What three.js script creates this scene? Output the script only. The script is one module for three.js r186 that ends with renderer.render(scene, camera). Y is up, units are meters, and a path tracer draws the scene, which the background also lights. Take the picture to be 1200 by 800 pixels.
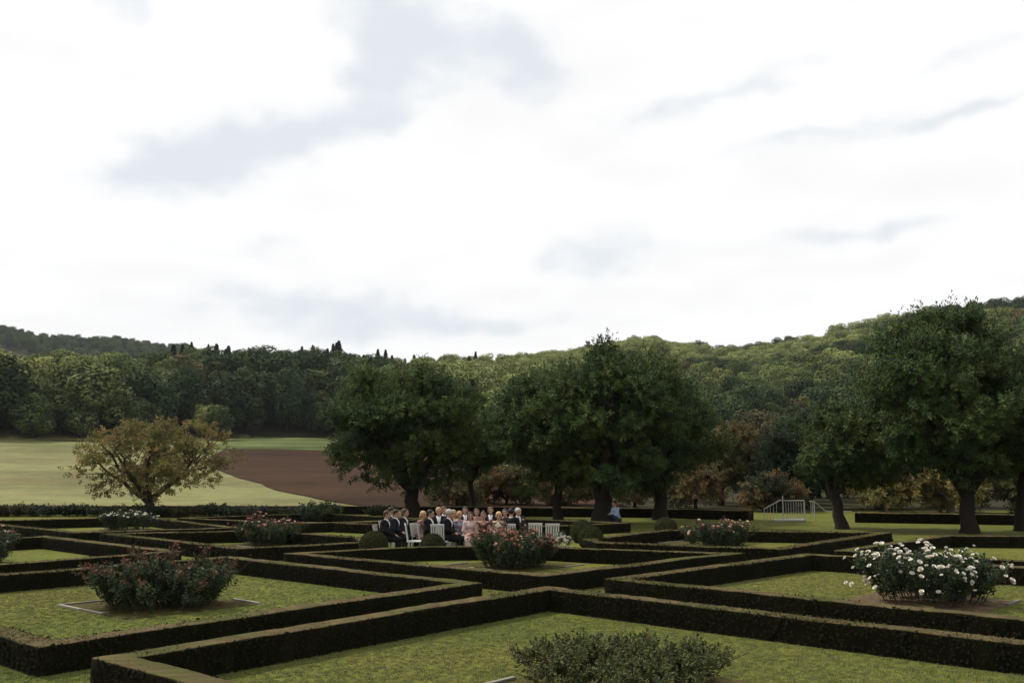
import * as THREE from 'three';
import { mergeGeometries } from 'three/addons/utils/BufferGeometryUtils.js';

// ───────────────────────── camera, sky, sun, exposure ─────────────────────────
const scene = new THREE.Scene();
const camera = new THREE.PerspectiveCamera(38.36, 1024 / 682, 0.1, 6000);
camera.position.set(0, 2.7, 0);
camera.rotation.set(THREE.MathUtils.degToRad(7.34), 0, 0);

const renderer = new THREE.WebGLRenderer({ antialias: true });
renderer.setSize(1024, 682);
renderer.toneMapping = THREE.LinearToneMapping;
renderer.toneMappingExposure = 1.0;
renderer.shadowMap.enabled = true;

const SUN_AZ = -54, SUN_EL = 50;                                   // degrees left of straight ahead, above the horizon
const sun = new THREE.DirectionalLight(new THREE.Color().setRGB(1, 0.94, 0.82), 4.4);
{
  const a = SUN_AZ * Math.PI / 180, e = SUN_EL * Math.PI / 180;
  sun.position.set(Math.sin(a) * Math.cos(e) * 200, Math.sin(e) * 200, -Math.cos(a) * Math.cos(e) * 200 - 30);
  sun.target.position.set(0, 0, -30);
  sun.castShadow = true;
  sun.shadow.radius = 8;
  const c = sun.shadow.camera; c.left = c.bottom = -90; c.right = c.top = 90; c.near = 1; c.far = 500;
  sun.shadow.mapSize.set(4096, 4096);
  scene.add(sun, sun.target);
}

// ───────────────────────── small tools ─────────────────────────
function rng(seed) { let s = seed >>> 0; return () => { s = (s + 0x6D2B79F5) | 0; let t = Math.imul(s ^ (s >>> 15), 1 | s); t = (t + Math.imul(t ^ (t >>> 7), 61 | t)) ^ t; return ((t ^ (t >>> 14)) >>> 0) / 4294967296; }; }
const hash3 = (x, y, z) => { let h = Math.imul(x, 374761393) ^ Math.imul(y, 668265263) ^ Math.imul(z, 1440670441); h = Math.imul(h ^ (h >>> 13), 1274126177); return ((h ^ (h >>> 16)) >>> 0) / 4294967296; };
const fade = (t) => t * t * (3 - 2 * t), lerp = (a, b, t) => a + (b - a) * t, clamp = (x, a = 0, b = 1) => Math.min(b, Math.max(a, x));
const sstep = (a, b, x) => fade(clamp((x - a) / (b - a)));
function noise3(x, y, z) {
  const i = Math.floor(x), j = Math.floor(y), k = Math.floor(z), u = fade(x - i), v = fade(y - j), w = fade(z - k);
  const n = (a, b, c) => hash3(i + a, j + b, k + c);
  return lerp(lerp(lerp(n(0, 0, 0), n(1, 0, 0), u), lerp(n(0, 1, 0), n(1, 1, 0), u), v), lerp(lerp(n(0, 0, 1), n(1, 0, 1), u), lerp(n(0, 1, 1), n(1, 1, 1), u), v), w) * 2 - 1;
}
function fbm(x, y, z, o = 4) { let s = 0, a = 0.5; for (let i = 0; i < o; i++) { s += a * noise3(x, y, z); x *= 2.03; y *= 2.03; z *= 2.03; a *= 0.5; } return s; }
const V = (x, y, z) => new THREE.Vector3(x, y, z);
const DEG = Math.PI / 180;

// the sky: a bright broken layer of cloud with pale blue-grey gaps
{
  const W = 2048, H = 1024, data = new Float32Array(W * H * 4);
  // gaps seen between the clouds: azimuth, elevation (degrees), half sizes, tilt, strength
  const gaps = [[-8.4, 26.5, 3.2, 3.0, 0, 1], [-7, 23.2, 2.6, 1.8, 0, 0.9], [-3.2, 24.2, 3.2, 1.5, 0.1, 0.9], [0.8, 22.9, 2.4, 1.7, -0.2, 1], [-8.4, 20.4, 2.2, 1.3, 0.3, 0.7], [-12.7, 19, 4.2, 1.5, 0.12, 0.95], [-17.2, 17.2, 4.6, 1.7, 0.12, 0.95], [-21.5, 16, 3.6, 1.2, 0.1, 0.7], [-22.7, 24.2, 2.4, 1.6, 0, 0.55], [-12, 8.8, 8, 1.5, 0.02, 0.8], [-2.5, 8.2, 6, 1.0, 0.02, 0.75], [-16, 12.2, 4, 0.8, 0.02, 0.45], [4.6, 12.3, 4.2, 1.1, 0.05, 0.85],
    [12.6, 21.1, 6.5, 0.75, 0.17, 0.8], [17.8, 18.2, 5, 0.6, 0.1, 0.7], [26, 18.4, 3, 0.55, 0.13, 0.95], [20, 12.9, 5.5, 0.6, 0.05, 0.75], [26, 21.5, 3, 0.6, 0.1, 0.5], [25.5, 24.4, 2, 0.4, 0, 0.5], [-40, 22, 6, 2.4, 0.2, 0.9], [42, 26, 7, 2, -0.1, 0.8]];
  for (let j = 0; j < H; j++) {
    const el = ((j + 0.5) / H - 0.5) * Math.PI, ce = Math.cos(el), y = Math.sin(el);
    for (let i = 0; i < W; i++) {
      const ph = ((i + 0.5) / W - 0.5) * 2 * Math.PI, x = Math.cos(ph) * ce, z = Math.sin(ph) * ce, o = (j * W + i) * 4;
      if (y < -0.05) { data[o] = 0.3; data[o + 1] = 0.32; data[o + 2] = 0.28; data[o + 3] = 1; continue; }
      const az = Math.atan2(x, -z) / DEG, eld = el / DEG;
      // clouds lie in a layer: project on a plane overhead for their shapes
      const s = 1 / (Math.max(y, 0) + 0.12);
      const px = x * s, pz = z * s;
      const n1 = fbm(px * 2.2 + 7, pz * 2.2, 3.3, 5), n2 = fbm(px * 6 + 2, pz * 6, 9.1, 4);
      let m = 0;
      if (Math.abs(az) < 60 && eld < 45) {
        const wx = az + 2.2 * fbm(az * 0.3, eld * 0.5, 1.7, 5), wy = eld + 1.3 * fbm(az * 0.3 + 40, eld * 0.55, 5.1, 5);
        let f = 0; for (const [a, e, ra, re, t, k] of gaps) { const dx = wx - a, dy = wy - e, rx = (dx * Math.cos(t) + dy * Math.sin(t)) / ra, ry = (-dx * Math.sin(t) + dy * Math.cos(t)) / re; f += k * Math.exp(-(rx * rx + ry * ry) * 0.9); }
        m = 0.92 * sstep(0.05, 1.15, Math.min(f, 1.15) + 0.4 * fbm(az * 0.55 + 3, eld * 1.0, 8.3, 5) * sstep(0.03, 0.4, f));
      }
      const far = sstep(48, 62, Math.abs(az)) + sstep(32, 44, eld);
      m = Math.max(m, clamp(far) * 0.8 * sstep(0.08, 0.3, n1 + 0.25 * n2));
      const b = 1.02 + 0.06 * n1 + 0.05 * n2;
      data[o] = lerp(b, 0.755, m); data[o + 1] = lerp(b, 0.81, m); data[o + 2] = lerp(b * 1.004, 0.865, m); data[o + 3] = 1;
    }
  }
  const sky = new THREE.DataTexture(data, W, H, THREE.RGBAFormat, THREE.FloatType);
  sky.mapping = THREE.EquirectangularReflectionMapping; sky.magFilter = THREE.LinearFilter; sky.needsUpdate = true;
  scene.background = sky; scene.environment = sky;
}

// ───────────────────────── helpers for objects ─────────────────────────
const taken = {};
function numbered(name) { const n = taken[name] = (taken[name] ?? -1) + 1; return n ? `${name}_${String(n).padStart(3, '0')}` : name; }
function tag(o, label, category, group, kind) { if (label) o.userData.label = label; if (category) o.userData.category = category; if (group) o.userData.group = group; if (kind) o.userData.kind = kind; return o; }
function thing(name, label, category, x = 0, d = 0, turn = 0, group, y = 0) { const o = new THREE.Group(); o.name = numbered(name); o.position.set(x, y, -d); o.rotation.y = turn; scene.add(o); return tag(o, label, category, group); }
function part(parent, name, geo, mat) { const m = new THREE.Mesh(geo, mat); m.name = name; m.castShadow = m.receiveShadow = true; parent.add(m); return m; }
function structure(name, geo, mat) { const m = part(scene, numbered(name), geo, mat); m.userData.kind = 'structure'; return m; }
function copies(parent, name, geo, mat, list, kind) {             // list of [matrix, color?]
  const m = new THREE.InstancedMesh(geo, mat, list.length); m.name = name; m.castShadow = m.receiveShadow = true;
  list.forEach(([mx, c], i) => { m.setMatrixAt(i, mx); if (c) m.setColorAt(i, c); });
  if (kind) m.userData.kind = kind;
  parent.add(m); return m;
}
const lin = (r, g, b) => new THREE.Color().setRGB(r, g, b);
const matte = (o) => new THREE.MeshPhysicalMaterial({ roughness: 1, specularIntensity: 0.12, side: THREE.DoubleSide, ...o });
const std = (r, g, b, rough = 0.9, extra = {}) => new THREE.MeshPhysicalMaterial({ color: lin(r, g, b), roughness: rough, specularIntensity: rough < 0.75 ? 0.6 : 0.2, side: THREE.DoubleSide, ...extra });
const leafMat = (r, g, b, t = 0.3) => new THREE.MeshPhysicalMaterial({ color: lin(r, g, b), roughness: 0.75, transmission: t, thickness: 0, side: THREE.DoubleSide, specularIntensity: 0.22, vertexColors: true });
const _q = new THREE.Quaternion(), _e = new THREE.Euler(), _s = V(1, 1, 1);
function mat4(p, rx, ry, rz, s) { return new THREE.Matrix4().compose(p, _q.setFromEuler(_e.set(rx, ry, rz)), typeof s === 'number' ? _s.set(s, s, s) : s); }
function along(p, dir, spin, s) { const q = new THREE.Quaternion().setFromUnitVectors(V(0, 1, 0), dir.clone().normalize()).multiply(_q.setFromAxisAngle(V(0, 1, 0), spin)); return new THREE.Matrix4().compose(p, q, typeof s === 'number' ? V(s, s, s) : s); }
function geom(pos, idx, col) { const g = new THREE.BufferGeometry(); g.setAttribute('position', new THREE.Float32BufferAttribute(pos, 3)); if (col) g.setAttribute('color', new THREE.Float32BufferAttribute(col, 3)); if (idx) g.setIndex(idx); g.computeVertexNormals(); return g; }
function box(w, h, d, x = 0, y = 0, z = 0) { const g = new THREE.BoxGeometry(w, h, d); g.translate(x, y, z); return g; }
function bar(a, b, r0, r1 = r0, sides = 6) { const l = a.distanceTo(b), g = new THREE.CylinderGeometry(r1, r0, l, sides); g.translate(0, l / 2, 0); g.applyMatrix4(along(a, b.clone().sub(a), 0, 1)); return g; }
function tube(pts, radii, sides = 7) {                             // tapered tube through points
  const pos = [], idx = []; let ref = V(0.31, 0.2, 0.93);
  pts.forEach((p, i) => {
    const t = (pts[i + 1] || p).clone().sub(pts[i - 1] || p).normalize(), u = ref.clone().cross(t).normalize(), w = t.clone().cross(u); ref = w.clone().cross(u).lengthSq() ? ref : V(1, 0, 0);
    for (let k = 0; k < sides; k++) { const a = k / sides * 2 * Math.PI, c = Math.cos(a) * radii[i], s = Math.sin(a) * radii[i]; pos.push(p.x + u.x * c + w.x * s, p.y + u.y * c + w.y * s, p.z + u.z * c + w.z * s); }
    if (i) for (let k = 0; k < sides; k++) { const a = (i - 1) * sides + k, b = (i - 1) * sides + (k + 1) % sides; idx.push(a, b, a + sides, b, b + sides, a + sides); }
  });
  return geom(pos, idx);
}
// a twig of leaves growing up the y axis: folded diamond leaves, two triangles each
function spray(n, twig, len, wid, seed, droop = 0.2) {
  const r = rng(seed), pos = [], idx = [];
  for (let i = 0; i < n; i++) {
    const t = (i + 0.5) / n, a = i * 2.4 + r() * 0.8, out = 0.9 + r() * 0.5, up = 0.7 - droop - t * -0.5 + (r() - 0.5) * 0.9, l = len * (0.7 + r() * 0.6), w = wid * (0.7 + r() * 0.6);
    const o = V((r() - 0.5) * twig * 0.3, twig * t, (r() - 0.5) * twig * 0.3), d = V(Math.cos(a) * out, up, Math.sin(a) * out).normalize(), s = V(-Math.sin(a), (r() - 0.5) * 1.2, Math.cos(a)).normalize(), nn = d.clone().cross(s).multiplyScalar(w * 0.3);
    const tip = o.clone().addScaledVector(d, l), m = o.clone().addScaledVector(d, l * 0.45), b = pos.length / 3;
    for (const p of [o, m.clone().addScaledVector(s, w / 2).add(nn), tip, m.clone().addScaledVector(s, -w / 2).add(nn)]) pos.push(p.x, p.y, p.z);
    idx.push(b, b + 1, b + 2, b, b + 2, b + 3);
  }
  const g = geom(pos, idx), ni = g.toNonIndexed(); ni.computeVertexNormals(); return ni;
}
function bake(entries) {                                            // joins copies of small geometries [geometry, matrix, colour] into one geometry with vertex colours
  let n = 0; for (const [g] of entries) n += g.attributes.position.count;
  const P = new Float32Array(n * 3), N = new Float32Array(n * 3), C = new Float32Array(n * 3); let o = 0;
  for (const [g, m, c] of entries) {
    const a = g.attributes.position.array, b = g.attributes.normal.array, e = m.elements, k = 1 / Math.hypot(e[4], e[5], e[6]);
    for (let i = 0; i < a.length; i += 3, o += 3) {
      for (let q = 0; q < 3; q++) { P[o + q] = e[q] * a[i] + e[4 + q] * a[i + 1] + e[8 + q] * a[i + 2] + e[12 + q]; N[o + q] = (e[q] * b[i] + e[4 + q] * b[i + 1] + e[8 + q] * b[i + 2]) * k; }
      C[o] = c.r; C[o + 1] = c.g; C[o + 2] = c.b;
    }
  }
  const g = new THREE.BufferGeometry(); g.setAttribute('position', new THREE.BufferAttribute(P, 3)); g.setAttribute('normal', new THREE.BufferAttribute(N, 3)); g.setAttribute('color', new THREE.BufferAttribute(C, 3)); return g;
}
function dataTex(n, fn, rep = 1) {                                  // fn(u, v) -> linear-ish sRGB byte triple, tileable in u, v
  const d = new Uint8Array(n * n * 4);
  for (let j = 0; j < n; j++) for (let i = 0; i < n; i++) { const c = fn(i / n, j / n), o = (j * n + i) * 4; d[o] = c[0]; d[o + 1] = c[1]; d[o + 2] = c[2]; d[o + 3] = 255; }
  const t = new THREE.DataTexture(d, n, n); t.colorSpace = THREE.SRGBColorSpace; t.wrapS = t.wrapT = THREE.RepeatWrapping; t.magFilter = THREE.LinearFilter; t.repeat.set(rep, rep); t.needsUpdate = true; return t;
}
function tileNoise(u, v, f, seed) {                                 // value noise with period 1
  const x = u * f, y = v * f, i = Math.floor(x), j = Math.floor(y), a = fade(x - i), b = fade(y - j), n = (p, q) => hash3(((p % f) + f) % f, ((q % f) + f) % f, seed);
  return lerp(lerp(n(i, j), n(i + 1, j), a), lerp(n(i, j + 1), n(i + 1, j + 1), a), b) * 2 - 1;
}

// ───────────────────────── terrain ─────────────────────────
// skyline of the wooded hills: bearing (tangent), tangent of elevation of the tree tops, distance of the ridge, distance of the wood's edge
const RIDGE = [[-1.2, 0.1, 420, 250], [-0.7, 0.105, 400, 240], [-0.52, 0.103, 390, 236], [-0.41, 0.106, 390, 238], [-0.375, 0.116, 385, 240], [-0.305, 0.122, 380, 262], [-0.235, 0.121, 385, 272], [-0.18, 0.125, 385, 270], [-0.14, 0.117, 400, 255], [-0.1, 0.115, 470, 235], [-0.035, 0.117, 520, 210], [0.045, 0.122, 600, 190], [0.09, 0.13, 640, 195], [0.13, 0.136, 660, 200], [0.175, 0.129, 680, 205], [0.22, 0.124, 680, 210], [0.26, 0.125, 660, 215], [0.3, 0.13, 640, 220], [0.35, 0.141, 620, 220], [0.4, 0.15, 600, 220], [0.44, 0.155, 590, 220], [0.53, 0.159, 570, 215], [0.7, 0.157, 560, 170], [1.2, 0.14, 560, 190]];
function ridge(t) {
  if (t <= RIDGE[0][0]) return RIDGE[0]; const n = RIDGE.length; if (t >= RIDGE[n - 1][0]) return RIDGE[n - 1];
  let i = 1; while (RIDGE[i][0] < t) i++;
  const a = RIDGE[i - 1], b = RIDGE[i], k = fade((t - a[0]) / (b[0] - a[0])); return a.map((v, m) => lerp(v, b[m], k));
}
const TREE_H = 15;
function terrain(x, d) {
  const r = Math.hypot(x, d); if (r < 64) return 0;
  const bearing = d > 0 ? clamp(x / d, -1.2, 1.2) : 1.2 * Math.sign(x || 1), [, te, D1, D0] = ridge(bearing);
  const left = sstep(0.06, -0.14, bearing), rise = 8.2 * Math.pow(Math.max(0, r - 64) / 170, 1.35) * lerp(0.35, 1, left);
  if (r < D0) return rise;
  const h0 = 8.2 * Math.pow((D0 - 64) / 170, 1.35) * lerp(0.35, 1, left), Hr = 2.7 + te * D1 - TREE_H, s = (r - D0) / (D1 - D0);
  let h = s < 1 ? h0 + (Hr - h0) * Math.pow(s, 0.95) : Hr - 0.09 * (r - D1);
  h += 5 * fbm(x * 0.011, d * 0.011, 2.2, 3) * sstep(0, 0.3, s) * (s < 1 ? 1 : sstep(1.6, 1, s));
  const farHill = sstep(-0.28, -0.42, bearing) * 0.006 + sstep(-0.47, -0.53, bearing) * 0.006 + 0.117;   // the far ridge behind the left-hand wood
  h = lerp(h, 2.7 + (farHill + 0.002 * noise3(bearing * 30, 0, 0)) * 1350 - 14 - 0.1 * Math.abs(r - 1350), sstep(560, 1300, r) * sstep(-0.16, -0.34, bearing));
  return h;
}
{
  const pos = [], idx = [], col = [], ang = []; for (let a = -52; a <= 52; a += 0.45) ang.push(a); for (let a = 60; a < 305; a += 8) ang.push(a);
  const rad = [0.01]; for (let r = 6; r < 64; r += 10) rad.push(r); for (let r = 64; r < 1900; r *= 1.03) rad.push(r); rad.push(4500);
  for (const a of ang) for (const r of rad) { const x = Math.sin(a * DEG) * r, d = Math.cos(a * DEG) * r, n = fbm(x * 0.05, d * 0.05, 4, 3); pos.push(x, terrain(x, d) - 0.02, -d); col.push(0.03 + 0.014 * n, 0.029 + 0.013 * n, 0.013 + 0.004 * n); }
  const m = rad.length, n = ang.length;
  for (let i = 0; i < n; i++) for (let j = 0; j < m - 1; j++) { const a = i * m + j, b = ((i + 1) % n) * m + j; idx.push(a, a + 1, b, b, a + 1, b + 1); }
  structure('terrain', geom(pos, idx, col), matte({ vertexColors: true, roughness: 1, side: THREE.DoubleSide }));
}
// a sheet that follows the terrain between two lines of points, each [x, d]
function sheet(name, A, B, lift, mat, nu, nv, tone) {
  const at = (L, t) => { const f = t * (L.length - 1), i = Math.min(L.length - 2, Math.floor(f)), k = f - i; return [lerp(L[i][0], L[i + 1][0], k), lerp(L[i][1], L[i + 1][1], k)]; };
  const pos = [], idx = [], uv = [], col = [];
  for (let i = 0; i <= nu; i++) { const p = at(A, i / nu), q = at(B, i / nu); for (let j = 0; j <= nv; j++) { const x0 = lerp(p[0], q[0], j / nv), d0 = lerp(p[1], q[1], j / nv), wob = name === 'lawn' ? 0 : 1, x = x0 + wob * 0.9 * fbm(x0 * 0.05, d0 * 0.09, 3, 4), d = d0 + wob * 1.2 * fbm(x0 * 0.07 + 20, d0 * 0.06, 7, 4); pos.push(x, terrain(x, d) + lift, -d); uv.push(x, d); col.push(...tone(x, d)); } }
  for (let i = 0; i < nu; i++) for (let j = 0; j < nv; j++) { const a = i * (nv + 1) + j, b = a + nv + 1; idx.push(a, a + 1, b, b, a + 1, b + 1); }
  const g = geom(pos, idx, col); g.setAttribute('uv', new THREE.Float32BufferAttribute(uv, 2)); return structure(name, g, mat);
}
const turfTex = dataTex(1024, (u, v) => {
  const big = tileNoise(u, v, 7, 1) * 0.5 + tileNoise(u, v, 17, 2) * 0.5, mid = tileNoise(u, v, 60, 3), fine = hash3(Math.floor(u * 1024), Math.floor(v * 1024), 5) - 0.5, f2 = tileNoise(u, v, 256, 6);
  const dry = clamp(0.45 + big * 0.7 + mid * 0.45), l = 1 + mid * 0.08 + f2 * 0.14 + fine * 0.24;
  return [clamp((200 + 18 * dry) * l, 0, 255), clamp((208 + 5 * dry) * l, 0, 255), clamp((150 + 10 * dry) * l, 0, 255)];
}, 1 / 7);
const fieldTex = dataTex(512, (u, v) => { const n = tileNoise(u, v, 5, 11) * 0.5 + tileNoise(u, v, 19, 12) * 0.35 + tileNoise(u, v, 90, 13) * 0.3, f = hash3(Math.floor(u * 512), Math.floor(v * 512), 15) - 0.5, l = 0.88 + n * 0.16 + f * 0.1; return [clamp(245 * l, 0, 255), clamp(243 * l, 0, 255), clamp(235 * l, 0, 255)]; }, 1 / 40);
const turfMat = matte({ map: turfTex, vertexColors: true });
const fieldMat = matte({ map: fieldTex, vertexColors: true, roughness: 1, side: THREE.DoubleSide });
sheet('lawn', [[-60, -25], [-60, 62]], [[60, -25], [60, 62]], 0.004, turfMat, 110, 150, (x, d) => { const n = fbm(x * 0.35, d * 0.35, 1, 4), k = 1 + 0.22 * n, dry = clamp(0.35 + 0.9 * fbm(x * 0.22 + 9, d * 0.22, 6, 3)); return [lerp(0.128, 0.154, dry) * k, lerp(0.145, 0.145, dry) * k, lerp(0.056, 0.064, dry) * k]; });
sheet('meadow', [[-110, 63], [-180, 200]], [[-8, 63], [-40, 268]], 0.06, fieldMat, 60, 60, (x, d) => { const r = Math.hypot(x, d), n = fbm(x * 0.03, d * 0.06, 3, 4), k = 1 + 0.4 * n, g = clamp(0.45 + n + 0.5 * fbm(x * 0.012, d * 0.05, 8, 3)); return [lerp(0.24, 0.145, g) * k, lerp(0.228, 0.17, g) * k, lerp(0.11, 0.072, g) * k]; });
sheet('ploughed_field', [[-9, 66], [-12.7, 72], [-18.2, 83.5], [-26, 100], [-34, 118], [-45, 143], [-55, 185], [-58, 199]], [[8, 66], [8, 72], [8, 83], [7, 100], [6, 118], [4, 143], [2, 185], [0, 197]], 0.12, fieldMat, 60, 40, (x, d) => { const n = fbm(x * 0.08, d * 0.08, 6, 4), k = 1 + 0.35 * n; return [0.05 * k, 0.025 * k, 0.013 * k]; });
sheet('grass_strip', [[-62, 196], [-72, 262]], [[0, 193], [-8, 262]], 0.18, fieldMat, 20, 20, (x, d) => { const n = fbm(x * 0.06, d * 0.12, 9, 3), k = 1 + 0.9 * n; return [0.095 * k, 0.122 * k, 0.045 * k]; });

// ───────────────────────── the parterre: a grid of square hedged beds ─────────────────────────
const TH = 48.307 * DEG, AX_U = [-Math.sin(TH), Math.cos(TH)], AX_V = [Math.cos(TH), Math.sin(TH)], O = [0.658, 21.389], SU = 9.5, SV = 8.914, PATH = 1.7;
const gridPt = (u, v) => [O[0] + AX_U[0] * u + AX_V[0] * v, O[1] + AX_U[1] * u + AX_V[1] * v];
const SURVEY = { '0,0,0': [0.68, 21.48], '0,0,1': [-6.22, 27.2], '0,0,3': [6.37, 27.34], '-1,-1,1': [-5.11, 12.32], '-1,-1,2': [0.67, 19.65], '0,-1,0': [-6.16, 13.17], '0,-1,2': [-7.43, 26.42], '0,-1,3': [-0.61, 20.37], '-1,0,1': [1.93, 20.99], '-1,0,2': [7.97, 27.07], '1,0,0': [-7.87, 28.62], '1,0,1': [-14.56, 35.25], '0,1,0': [7.65, 28.44], '0,1,3': [13.62, 35.71], '1,-1,2': [-15.91, 34.15], '1,-1,3': [-9.2, 27.85], '-1,1,1': [9.07, 28.18], '-1,1,2': [14.86, 34.49] };
function bedCorners(i, j) { return [[0, 0], [1, 0], [1, 1], [0, 1]].map(([a, b], k) => SURVEY[`${i},${j},${k}`] || gridPt(i * (SU + PATH) + a * SU, j * (SV + PATH) + b * SV)); }
const bedCentre = (i, j) => gridPt(i * (SU + PATH) + SU / 2, j * (SV + PATH) + SV / 2);
// beds whose outline is not the plain square: those round the plaza have their corner clipped
const OUTLINE = { '0,0': [[0.68, 21.48], [-6.22, 27.2], [-4.2, 28.75], [-2.7, 29.6], [-0.7, 29.95], [1.2, 29.65], [2.6, 28.75], [6.37, 27.34]], '0,1': [[7.65, 28.44], [2.6, 31.1], [2.3, 32.6], [5.8, 37.6], [13.62, 35.71]], '1,0': [[-7.87, 28.62], [-14.56, 35.25], [-9.25, 37], [-5, 33.6], [-4.35, 31.1]], '-1,1': [[16.08, 21.87], [9.07, 28.18], [14.86, 34.49], [23, 33.5]], '1,1': [[-0.65, 38], [-7.5, 42], [-1.8, 47], [5, 42]], '2,0': [[-15.7, 35.6], [-24, 43.5], [-17, 47], [-10.5, 38.6]], '2,1': [[-8.8, 41.5], [-15.5, 46], [-10, 51], [-3, 45]] };
function inset(P, w) {                                              // polygon moved inwards by w
  let area = 0; P.forEach((p, i) => { const q = P[(i + 1) % P.length]; area += p[0] * q[1] - q[0] * p[1]; }); const sg = area > 0 ? 1 : -1;
  return P.map((p, i) => {
    const a = P[(i + P.length - 1) % P.length], b = P[(i + 1) % P.length], n = (u, v) => { const dx = v[0] - u[0], dy = v[1] - u[1], l = Math.hypot(dx, dy); return [-dy / l * sg, dx / l * sg]; };
    const n1 = n(a, p), n2 = n(p, b), k = w / (1 + n1[0] * n2[0] + n1[1] * n2[1]); return [p[0] + (n1[0] + n2[0]) * k, p[1] + (n1[1] + n2[1]) * k];
  });
}
const hedgeMat = matte({ vertexColors: true, roughness: 1, side: THREE.DoubleSide });
const boxLeaf = matte({ color: lin(1, 1, 1), roughness: 0.8, specularIntensity: 0.2, side: THREE.DoubleSide });
const sprigs = [1, 2, 3].map((k) => spray(11, 0.026, 0.03, 0.019, 40 + k, 0.5));
const bigSprigs = [1, 2].map((k) => spray(10, 0.04, 0.05, 0.034, 50 + k, 0.5));
// outer and inner outlines (closed or open) -> clipped hedge: dense body plus a skin of leaf sprigs
function hedge(o, outer, inner, h, closed, density, seed, big) {
  const r = rng(seed), pos = [], idx = [], col = [], list = [], n = outer.length, segs = closed ? n : n - 1, ring = 7; let rows = 0;
  const put = (x, y, d) => { const k = 0.014; pos.push(x + k * noise3(x * 5, y * 5, d * 5 + 9), y + (y > 0.05 ? 0.016 * noise3(x * 0.7, 4, d * 0.7) + 0.008 * noise3(x * 3, 7, d * 3) + 0.006 * noise3(x * 11, 3, d * 11) : 0), -(d + k * noise3(x * 5 + 31, y * 5, d * 5))); const c = 0.75 + 0.35 * noise3(x * 9, y * 9, d * 9); const up = y >= h && noise3(x * 1.3, 5, d * 1.3) + 0.5 * noise3(x * 7, 2, d * 7) > -0.3; up ? col.push(0.1 * c, 0.078 * c, 0.036 * c) : y >= h ? col.push(0.07 * c, 0.072 * c, 0.022 * c) : col.push(0.011 * c, 0.011 * c, 0.005 * c); };  // body tops coloured light, sides dark, painting in light from above; bronze patches on top
  for (let s = 0; s < segs; s++) {
    const a = outer[s], b = outer[(s + 1) % n], ia = inner[s], ib = inner[(s + 1) % n], len = Math.hypot(b[0] - a[0], b[1] - a[1]), m = Math.max(1, Math.round(len / 0.16));
    for (let k = 0; k < m + (s === segs - 1 ? 1 : 0); k++) {
      const t = k / m, ox = lerp(a[0], b[0], t), od = lerp(a[1], b[1], t), ix = lerp(ia[0], ib[0], t), id = lerp(ia[1], ib[1], t), e = 0.016 / Math.max(0.1, Math.hypot(ix - ox, id - od)), L = (w) => [lerp(ox, ix, w), lerp(od, id, w)];
      for (const [w, y] of [[0, 0], [0, h * 0.5], [0, h - 0.018], [e, h], [1 - e, h], [1, h - 0.018], [1, 0]]) { const p = L(w); put(p[0], y, p[1]); }
      if (rows++) for (let q = 0; q < ring - 1; q++) { const A = (rows - 2) * ring + q, B = A + ring; idx.push(A, B, A + 1, B, B + 1, A + 1); }
    }
    // sprigs on both faces and on the top
    const nx = (b[1] - a[1]) / len, nd = -(b[0] - a[0]) / len, sgn = (nx * (a[0] - ia[0]) + nd * (a[1] - ia[1])) > 0 ? 1 : -1, wid = Math.hypot(ia[0] - a[0], ia[1] - a[1]) * 0.75;
    for (const face of [0, 1, 2]) {
      const count = Math.round(len * (face === 2 ? Math.max(0.3, wid) : h) * density * (face === 2 ? 3.0 : 1.7));
      for (let k = 0; k < count; k++) {
        const t = r(), w = r(), y = face === 2 ? h + (r() - 0.85) * 0.02 : Math.pow(r(), 0.9) * h;
        const p = face === 0 ? [lerp(a[0], b[0], t), lerp(a[1], b[1], t)] : face === 1 ? [lerp(ia[0], ib[0], t), lerp(ia[1], ib[1], t)] : [lerp(lerp(a[0], b[0], t), lerp(ia[0], ib[0], t), w), lerp(lerp(a[1], b[1], t), lerp(ia[1], ib[1], t), w)];
        const dir = face === 2 ? V((r() - 0.5) * 0.7, 1, (r() - 0.5) * 0.7) : V(nx * sgn * (face ? -1 : 1) + (r() - 0.5), 0.35 + (r() - 0.5), -nd * sgn * (face ? -1 : 1) + (r() - 0.5));
        const patch = noise3(p[0] * 1.3, 5, p[1] * 1.3) + (r() - 0.5) * 1.4, v = 0.65 + r() * 0.7;                // bronze patches where the shears pass; tops painted as lit, sides as shaded
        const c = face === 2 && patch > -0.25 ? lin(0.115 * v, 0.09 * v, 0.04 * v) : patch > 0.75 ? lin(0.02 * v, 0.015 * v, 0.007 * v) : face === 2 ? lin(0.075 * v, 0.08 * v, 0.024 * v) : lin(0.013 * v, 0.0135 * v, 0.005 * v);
        list.push([along(V(p[0], Math.max(0.01, face === 2 ? y - 0.012 : y), -p[1]), dir, r() * 6.28, face === 2 ? 0.4 + r() * 0.3 : 0.5 + r() * 0.4), c]);
      }
    }
  }
  if (!closed) for (const q of [0, (rows - 1) * ring]) for (let k = 1; k < ring - 1; k++) idx.push(q, q + k, q + k + 1);
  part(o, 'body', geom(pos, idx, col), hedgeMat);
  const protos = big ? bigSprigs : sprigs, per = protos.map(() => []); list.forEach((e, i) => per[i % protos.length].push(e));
  per.forEach((l, i) => copies(o, 'leaves', protos[i], boxLeaf, l, 'stuff'));
}
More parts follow.
